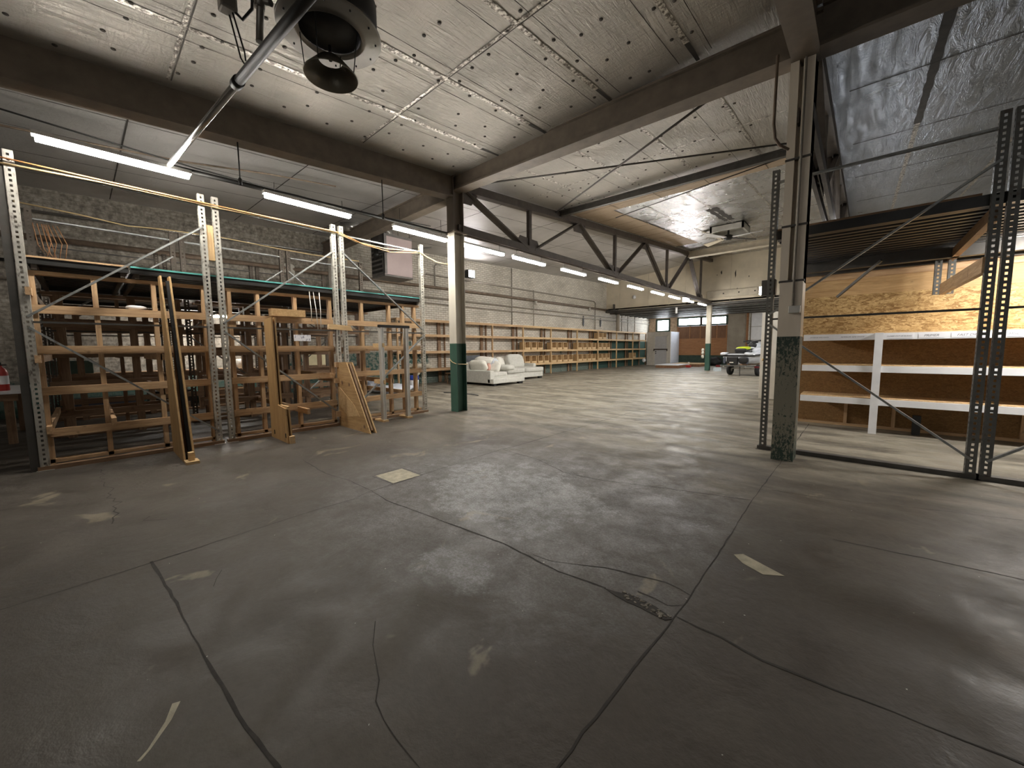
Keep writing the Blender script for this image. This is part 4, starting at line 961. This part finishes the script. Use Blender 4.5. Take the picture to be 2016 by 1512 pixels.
ft = MB(); ft.box(-10.3,13.05,0,-10.18,13.2,.08).box(-10.3,10.95,0,-10.18,11.05,.08).box(-11.2,13.05,0,-11.1,13.2,.08); ft.build('feet', M['black'], s2)
def cush(c, r, rot, label, mat='sofa_white', ex=.6, seed=1, wob=.1):
    MB().pillow(c, r, ex, rot, 18, wob, seed).one('sofa_cushion', M[mat], label, 'cushion', 'loose cushions on the sofa')
cush((-10.25,9.55,.66), (.36,.12,.22), (.5,0,.2), 'round-topped cushion leaning behind the near sofa arm')
cush((-10.35,9.95,.86), (.34,.26,.10), (.15,.1,.3), 'white cushion lying on top of the sofa pile')
cush((-9.95,10.05,.60), (.25,.13,.22), (-.5,0,.3), 'cushion standing on edge on the near seat', seed=4)
cush((-9.9,10.55,.56), (.34,.32,.11), (0,0,.3), 'flat cushion bridging the gap between the two sofa pieces', 'sofa', seed=6)
cush((-10.55,10.9,.70), (.2,.34,.22), (0,-.4,.5), 'slumped cushion against the sofa back by the large back cushion', seed=8)
MB().pillow((-10.22,10.22,.70), (.24,.42,.20), .85, (0,.2,.3), 24, .35, 9).one('rumpled_sheet', M['bluecloth'], 'rumpled blue and white sheet in the sofa pile', 'cloth')
MB().pillow((-10.0,9.80,.62), (.10,.08,.13), .85, (0,0,0), 12, .3, 2).one('pink_cloth', M['pink'], 'small pinkish cloth tucked beside the sheet on the sofa', 'cloth')
MB().prism([(-10.98,9.3,.0),(-10.98,10.3,.0),(-10.98,10.25,1.03),(-10.98,9.32,1.0)], (.05,0,0)).one('slate_board', M['slate'], 'dark slate panel standing behind the near sofa back', 'panel')
m = MB().box(-11.3,8.85,.36,-10.9,9.7,.40); m.box(-11.28,8.9,0,-11.24,8.94,.36).box(-10.96,8.9,0,-10.92,8.94,.36).box(-11.28,9.6,0,-11.24,9.64,.36)
m.one('low_stool', M['old_y'], 'dark low wooden stool between green column and sofa', 'stool')
MB().pillow((-10.75,8.95,.12), (.12,.12,.12), .9, n=12).one('round_pot', M['canvas'], 'round pale pot on the floor left of the sofa', 'pot')

# ------------------------------------------------------------------ far end: vestibule, platform
vb = thing('door_vestibule', 'beige partition box with grey door at the far end of the shelves', 'partition', (-10.65,27.3,0))
MB().box(-11.46,27.28,0,-10.98,27.36,2.36).box(-9.95,27.28,0,-9.80,27.36,2.36).box(-10.98,27.28,2.12,-9.95,27.36,2.36).build('front_wall', M['partition'], vb)
MB().box(-9.86,27.36,0,-9.80,29.0,2.36).build('side_wall', M['bluewhite'], vb)
MB().box(-10.98,27.26,0,-10.88,27.37,2.12).box(-10.05,27.26,0,-9.95,27.37,2.12).box(-10.98,27.26,2.06,-9.95,27.37,2.14).build('door_frame', M['doorwhite'], vb)
dl = MB().box(-10.88,27.29,.01,-10.05,27.34,2.06).build('door_leaf', M['doorgrey'], vb)
for z0, z1 in ((1.35,1.95),(.15,.95)): MB().box(-10.78,27.283,z0,-10.15,27.292,z1).build('door_panel', M['doorgrey'], dl, bevel=.01)
MB().box(-10.95,27.22,1.10,-9.98,27.28,1.17).box(-10.95,27.2,1.02,-10.9,27.3,1.17).box(-10.03,27.2,1.02,-9.98,27.3,1.17).build('push_bar', M['darkbar'], dl)
for z in (.98,.85): MB().lathe([(.0001,0),(.035,0),(.035,.03)], (0,0,0), 12).build('lock', M['darkbar'], dl, local=True).matrix_basis = Matrix.Translation(V((-10.8,27.27,z))-ORG[vb.name]) @ Matrix.Rotation(math.pi/2,4,'X')
pl = thing('low_platform', 'low plywood platform with white top on the floor before the grey door', 'platform', (-8.9,24.8,0))
MB().box(-9.5,24.0,.0,-8.15,26.0,.16).build('platform_side', M['darkwood'], pl); MB().box(-9.52,23.98,.16,-8.13,26.02,.20).build('platform_top', M['white'], pl)
pl = thing('low_platform', 'second low platform with pale top just behind the first one', 'platform', (-8.5,27.2,0))
MB().box(-9.4,26.3,0,-7.6,28.3,.16).build('platform_side', M['darkwood'], pl); MB().box(-9.42,26.28,.16,-7.58,28.32,.2).build('platform_top', M['fresh_y'], pl)
jk = thing('floor_jack', 'small red floor jack with white handle beside the far platforms', 'jack', (-7.85,25.0,0))
MB().box(-7.98,24.9,.02,-7.72,25.15,.16).build('jack_body', M['red'], jk, bevel=.02); MB().tube([(-7.85,25.02,.16),(-7.85,25.05,.34)], .05).build('handle', M['doorwhite'], jk)
MB().pillow((-7.35,28.6,.28), (.5,.35,.3), .8, n=14, wob=.3, seed=3).one('dark_heap', M['black'], 'dark heap against the green base of the far wooden door', 'heap')
m = MB(); 
for z in (.75,.95,1.1): m.pillow((-6.32,22.42,z), (.07,.07,.10), .8, n=8)
m.one('white_bottles_bundle', M['doorwhite'], 'white bundle strapped to the far green column', 'bundle')
MB().lathe([(.001,.15),(.10,.1),(.14,0),(.10,-.1),(.001,-.15)], (-11.5,26.9,.36), 14).one('white_ball', M['white'], 'round white object hanging under the last wall shelf', 'ball')
rod([(-7.6,21.9,3.44),(-7.6,21.9,3.12)], .06, 'white', 'hanging_pipe_stub', 'short white pipe stub hanging by the last tube lights', 'pipe')
MB().box(-11.9,22.0,3.52,-11.3,22.36,3.60).box(-11.5,22.1,3.6,-11.45,22.3,3.95).one('pipe_bracket', M['bracedark'], 'dark bracket where the wall pipes meet the bulkhead', 'bracket')

# ------------------------------------------------------------------ watercraft on a trailer
jx, jy = -4.0, 19.0
ORJ = V((jx, jy, 0))
js = thing('watercraft', 'white and black personal watercraft with lime seat, parked on the trailer', 'watercraft', (jx,jy,0))
def sect(y, prof):
    half = [(x,z) for x,z in prof]; pts = [(jx+x,jy+y,z) for x,z in half] + [(jx-x,jy+y,z) for x,z in reversed(half)]
    return pts
hull = []
for y, w, zk, zg in ((0,.56,.50,.88),(.35,.58,.47,.89),(1.2,.60,.44,.92),(2.0,.52,.46,.98),(2.6,.34,.56,1.04),(3.0,.14,.74,1.08),(3.2,.03,.95,1.10)):
    hull.append(sect(y, [(.02,zk),(w*.62,zk+.06),(w*.80,zk+.17),(w*.97,zg-.08),(w,zg)]))
MB().loft(hull).build('hull', M['jetwhite'], js)
bump_ = []
for y, w, zg in ((-.03,.60,.885),(.35,.62,.895),(1.2,.64,.925),(2.0,.55,.985),(2.6,.36,1.045),(3.05,.14,1.09)):
    bump_.append(sect(y, [(.02,zg-.05),(w,zg-.05),(w+.02,zg-.01),(w,zg+.025),(.02,zg+.025)]))
MB().loft(bump_).build('bumper', M['black'], js)
dk = []
for y, w, z0, z1, wt in ((0,.58,.90,.95,.36),(.3,.60,.91,.97,.32),(.8,.60,.93,1.0,.26),(1.4,.58,.95,1.08,.24),(1.9,.50,.99,1.28,.22),(2.3,.40,1.03,1.30,.17),(2.8,.22,1.06,1.18,.08),(3.1,.06,1.09,1.11,.02)):
    dk.append(sect(y, [(.02,z0),(w,z0),(w*.85,z0+(z1-z0)*.45),(wt,z1),(.02,z1+.015)]))
MB().loft(dk).build('deck', M['jetwhite'], js)
for sgn in (-1,1): MB().pillow((jx+sgn*.50,jy+.03,.955), (.13,.22,.065), .6, (0,sgn*.1,0), 12).build('rear_corner', M['jetwhite'], js)
seat = []
for y, w, z in ((.42,.20,1.05),(.5,.25,1.14),(.9,.24,1.16),(1.3,.20,1.14),(1.7,.17,1.26)):
    seat.append(sect(y, [(.02,.95),(w*1.15,.95),(w,z-.05),(w*.7,z),(.02,z+.01)]))
MB().loft(seat).build('seat', M['black'], js)
MB().pillow((jx,jy+.68,1.19), (.27,.26,.07), .7, (.1,0,0), 16).build('seat_pad', M['lime'], js)
MB().loft([sect(jy*0+yy, [(.02,z0),(w,z0),(w*.8,(z0+z1)/2),(w*.45,z1),(.02,z1+.02)]) for yy,w,z0,z1 in ((1.45,.20,1.0,1.22),(1.7,.27,1.0,1.42),(2.1,.30,1.02,1.45),(2.6,.24,1.05,1.30),(3.0,.10,1.07,1.14))]).build('console', M['jetwhite'], js)
MB().pillow((jx,jy+1.78,1.46), (.13,.14,.07), .7, (0,0,0), 12).build('gauge_pod', M['black'], js)
hbm = MB().tube([(jx-.42,jy+1.62,1.50),(jx-.25,jy+1.72,1.53),(jx,jy+1.78,1.50),(jx+.25,jy+1.72,1.53),(jx+.42,jy+1.62,1.50)], .032, 8).build('handlebar', M['black'], js)
for sgn in (-1,1): MB().pillow((jx+sgn*.36,jy+2.0,1.44), (.09,.03,.05), .7).build('mirror', M['black'], js)
MB().box(jx-.36,jy-.09,.47,jx+.10,jy+.0,.82).build('rear_panel', M['black'], js, bevel=.03)
MB().box(jx-.22,jy-.10,.56,jx-.06,jy-.088,.60).build('rear_badge', M['doorwhite'], js)
MB().pillow((jx+.32,jy-.02,.68), (.20,.06,.14), .6).build('jet_cover', M['black'], js)
MB().box(jx-.42,jy+.0,.965,jx+.42,jy+.30,.985).build('deck_mat', M['black'], js)
for sgn in (-1,1): MB().pillow((jx+sgn*.47,jy-.01,.66), (.05,.05,.15), .7).build('transom_fin', M['jetgrey'], js)
MB().pillow((jx,jy+1.60,1.28), (.15,.14,.17), .7).build('windscreen', M['black'], js)
MB().pillow((jx,jy+.42,1.10), (.24,.08,.09), .5).build('seat_back', M['black'], js)
for sgn in (-1,1): MB().pillow((jx+sgn*.27,jy+1.5,1.10), (.10,.55,.13), .7, (.12,0,0), 12).build('side_cowl', M['jetwhite'], js)
tr = thing('boat_trailer', 'galvanized boat trailer with red tail light under the watercraft', 'trailer', (jx,jy,0))
for sgn in (-1,1):
    MB().bar((jx+sgn*.45,jy-.15,.42),(jx+sgn*.45,jy+2.2,.42), .06, .08).bar((jx+sgn*.45,jy+2.2,.42),(jx,jy+4.0,.42), .06, .08).build('side_rail', M['galv'], tr)
    MB().bar((jx+sgn*.25,jy-.1,.50),(jx+sgn*.25,jy+2.0,.46), .10, .05).build('bunk', M['old_y'], tr)
    w = MB().lathe([(.10,-.075),(.19,-.08),(.235,-.06),(.245,0),(.235,.06),(.19,.08),(.10,.075)], (0,0,0), 28); o = w.build('wheel', M['rubber'], tr, local=True)
    o.matrix_basis = Matrix.Translation(V((sgn*.58+.11,.55,.245))) @ Matrix.Rotation(math.pi/2,4,'Y')
    hb_ = MB().lathe([(.0001,-.05),(.10,-.05),(.11,.05),(.0001,.05)], (0,0,0), 16).build('hub', M['alu'], o, local=True)
    MB().box(jx+.11+sgn*.88,jy-.16,.37,jx+.11+sgn*.70,jy-.10,.45).build('tail_light', M['redlens'], tr)
MB().bar((jx-.66,jy-.12,.44),(jx+.86,jy-.12,.44), .06, .05).build('cross_member', M['galv_dark'], tr)
MB().bar((jx-.45,jy+.55,.30),(jx+.67,jy+.55,.30), .05, .05).build('axle', M['galv'], tr)
MB().box(jx-.86,jy-.19,.18,jx-.52,jy-.18,.35).build('licence_plate', M['plate'], tr)
MB().bar((jx+.2,jy-.05,.0),(jx+.2,jy-.05,.42), .03, .03).build('jack_stand', M['bracedark'], tr)

js.rotation_euler = (0,0,-.21); tr.rotation_euler = (0,0,-.21)

# ------------------------------------------------------------------ right side: rack, osb wall, white shelf
def rframe(label, x, y, L, mat, bm, flip=False):
    e = thing('rack_upright_frame', label, 'rack frame', (x,y,0), rz=-math.pi/2, group='rack upright frames on the right')
    frame_parts(e, L, M[mat], M[bm], flip, foot='bracedark'); return e
rframe('dull grey perforated upright frame standing behind the thick right column', -.86, 5.48, 1.72, 'galv_dark', 'brace')
rframe('dull grey perforated upright frame at the right frame edge', .885, 5.48, 1.70, 'galv_dark', 'brace', True)
e = thing('rack_post_stub', 'pair of short perforated posts hanging under the right deck by the timber joist', 'rack post', (.78,7.7,1.9))
for x in (.68,.80):
    m = MB(); m.strip((x,7.66,1.92), (1,0,0), .066, .95, .05, .019, .024); m.strip((x,7.66,1.92), (0,1,0), .06, .95, .05, .018, .024); m.build('post', M['galv_dark'], e, solid=.003)
dk_ = thing('rack_deck', 'dark corrugated deck over the right rack, tan strip on its front edge', 'deck', (1.0,6.6,2.5))
ribs(-.8, 2.6, 5.62, 7.9, 2.50, 'x', .15, .055).build('corrugated_sheet', M['deck'], dk_, solid=.002)
MB().box(-.8,5.56,2.50,2.6,5.62,2.60).build('front_lip', M['deck'], dk_); MB().box(-.8,5.58,2.60,.75,5.63,2.625).build('edge_strip', M['old_x'], dk_)
MB().box(-.8,7.45,2.36,2.6,7.55,2.5).box(-.8,7.86,2.36,2.6,7.9,2.55).build('rear_beam', M['bracedark'], dk_)
MB().box(.80,5.56,2.36,.86,7.8,2.47).build('cross_beam', M['old_y'], dk_)
MB().bar((.745,7.5,1.97),(.80,5.50,1.97), .045, .14).one('timber_beam', M['pine_y'], 'timber joist running from the right front upright to the rear upright', 'beam')
MB().bar((-.30,7.6,1.98),(.15,7.3,2.40), .03, .03).one('brace_bar', M['bracedark'], 'short slanting steel bar below the right deck', 'brace rod')
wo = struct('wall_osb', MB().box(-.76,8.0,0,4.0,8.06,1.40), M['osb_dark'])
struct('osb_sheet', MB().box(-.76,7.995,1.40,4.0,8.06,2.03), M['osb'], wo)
struct('plywood_strip', MB().box(-.76,7.99,2.03,4.0,8.06,2.30), M['plyx'], wo)
struct('header_board', MB().box(-.76,7.97,2.28,4.0,8.06,2.45), M['pine_x'], wo)
struct('bottom_plate', MB().box(-.76,7.95,0,4.0,7.99,.04), M['pine_x'], wo)
for x in (-.12,.42,1.6): struct('wall_stud', MB().box(x-.02,7.95,.04,x+.02,8.0,.42), M['pine_z'], wo)
struct('wall_partition', MB().box(-.78,8.06,0,-.70,22.3,2.45), M['partition'])
ws = thing('shelf_unit', 'white faced wooden shelf unit with handwritten label strips by the chipboard wall', 'shelving', (1.2,7.75,0))
for z0, z1 in ((1.335,1.425),(.875,.965),(.405,.495)):
    f = MB().box(-.66,7.48,z0,2.6,7.52,z1).build('shelf_face', M['white'], ws)
    MB().box(-.66,7.5,z1,2.6,7.98,z1+.015).build('shelf_board', M['fresh_y'], ws)
    if z0 > 1.3:
        xs_ = ((-.60,-.34,'EXTERIOR SEMI WHITE'),(-.25,.06,'INTERIOR SEMI WHITE'),(.25,.52,'CLOSED OUT OF BLANKS'),(.57,.80,'PRIMER'),(.86,1.14,'FAST DRY'),(1.22,1.5,'MISC'))
        for x0, x1, txt in xs_:
            MB().box(x0,7.476,1.35,x1,7.481,1.41).build('label_strip', M['paper'], f)
            cu = bpy.data.curves.new('lettering','FONT'); cu.body = txt; cu.size = .042 if len(txt) < 9 else min(.042, (x1-x0)*1.55/len(txt)); cu.shear = .3; cu.extrude = .0003
            cu.align_x = 'CENTER'; cu.align_y = 'CENTER'; cu.materials.append(M['ink'])
            tmp = bpy.data.objects.new('lettering_curve', cu); COL.objects.link(tmp)
            me = bpy.data.meshes.new_from_object(tmp.evaluated_get(bpy.context.evaluated_depsgraph_get())); bpy.data.objects.remove(tmp); bpy.data.curves.remove(cu)
            o = bpy.data.objects.new('lettering', me); COL.objects.link(o); o.parent = f
            o.location = V(((x0+x1)/2,7.4755,1.38))-ORG[ws.name]; o.rotation_euler = (math.pi/2,0,0)
for x in (.145,1.95): MB().box(x,7.44,0,x+.085,7.48,1.43).build('post', M['white'], ws)
MB().box(.6,7.7,.0,.68,7.8,.27).one('dark_bottle', M['black'], 'dark bottle on the floor under the white shelf unit', 'bottle')
dw = thing('loose_door', 'off-white door slab with brass knob standing behind the right rack post', 'door', (-1.3,10.85,0))
MB().box(-1.77,10.85,.01,-.80,10.89,2.06).build('slab', M['doorwhite'], dw, bevel=.004)
MB().lathe([(.0001,-.055),(.022,-.05),(.028,-.03),(.012,-.012),(.03,0)], (0,0,0), 16).build('knob', M['brass'], dw, local=True).matrix_basis = Matrix.Translation(V((-1.70,10.845,.945))-ORG[dw.name]) @ Matrix.Rotation(-math.pi/2,4,'X')

# ------------------------------------------------------------------ world, camera, colour
w = bpy.data.worlds.new('World'); sc.world = w; w.use_nodes = True
w.node_tree.nodes['Background'].inputs[0].default_value = (.8,.85,1,1); w.node_tree.nodes['Background'].inputs[1].default_value = .3
cam = bpy.data.cameras.new('Camera'); co = bpy.data.objects.new('Camera', cam); COL.objects.link(co)
cam.sensor_width = 36; cam.lens = 757.0/2016*36; cam.clip_start = .05; cam.clip_end = 200
xr = (0.7425774647104052, 0.054020196677758384, -0.6675781057338257)
yd = (0.6697002910971044, -0.07321796185463969, 0.7390132949861633)
zu = (-0.008957064737981062, -0.9958518707181048, -0.09054734992549913)
right = V((xr[0],yd[0],zu[0])); down = V((xr[1],yd[1],zu[1])); fwd = V((xr[2],yd[2],zu[2]))
R = Matrix((right, -down, -fwd)).transposed().to_4x4()
co.matrix_world = Matrix.Translation((0,0,1.25)) @ R
sc.camera = co
sc.view_settings.view_transform = 'Standard'; sc.view_settings.look = 'None'; sc.view_settings.gamma = 1; sc.view_settings.use_curve_mapping = False
sc.view_settings.exposure = 1.75
sc.cycles.use_denoising = True
sc.cycles.max_bounces = 8; sc.cycles.diffuse_bounces = 5; sc.cycles.glossy_bounces = 4
sc.cycles.sample_clamp_indirect = 6
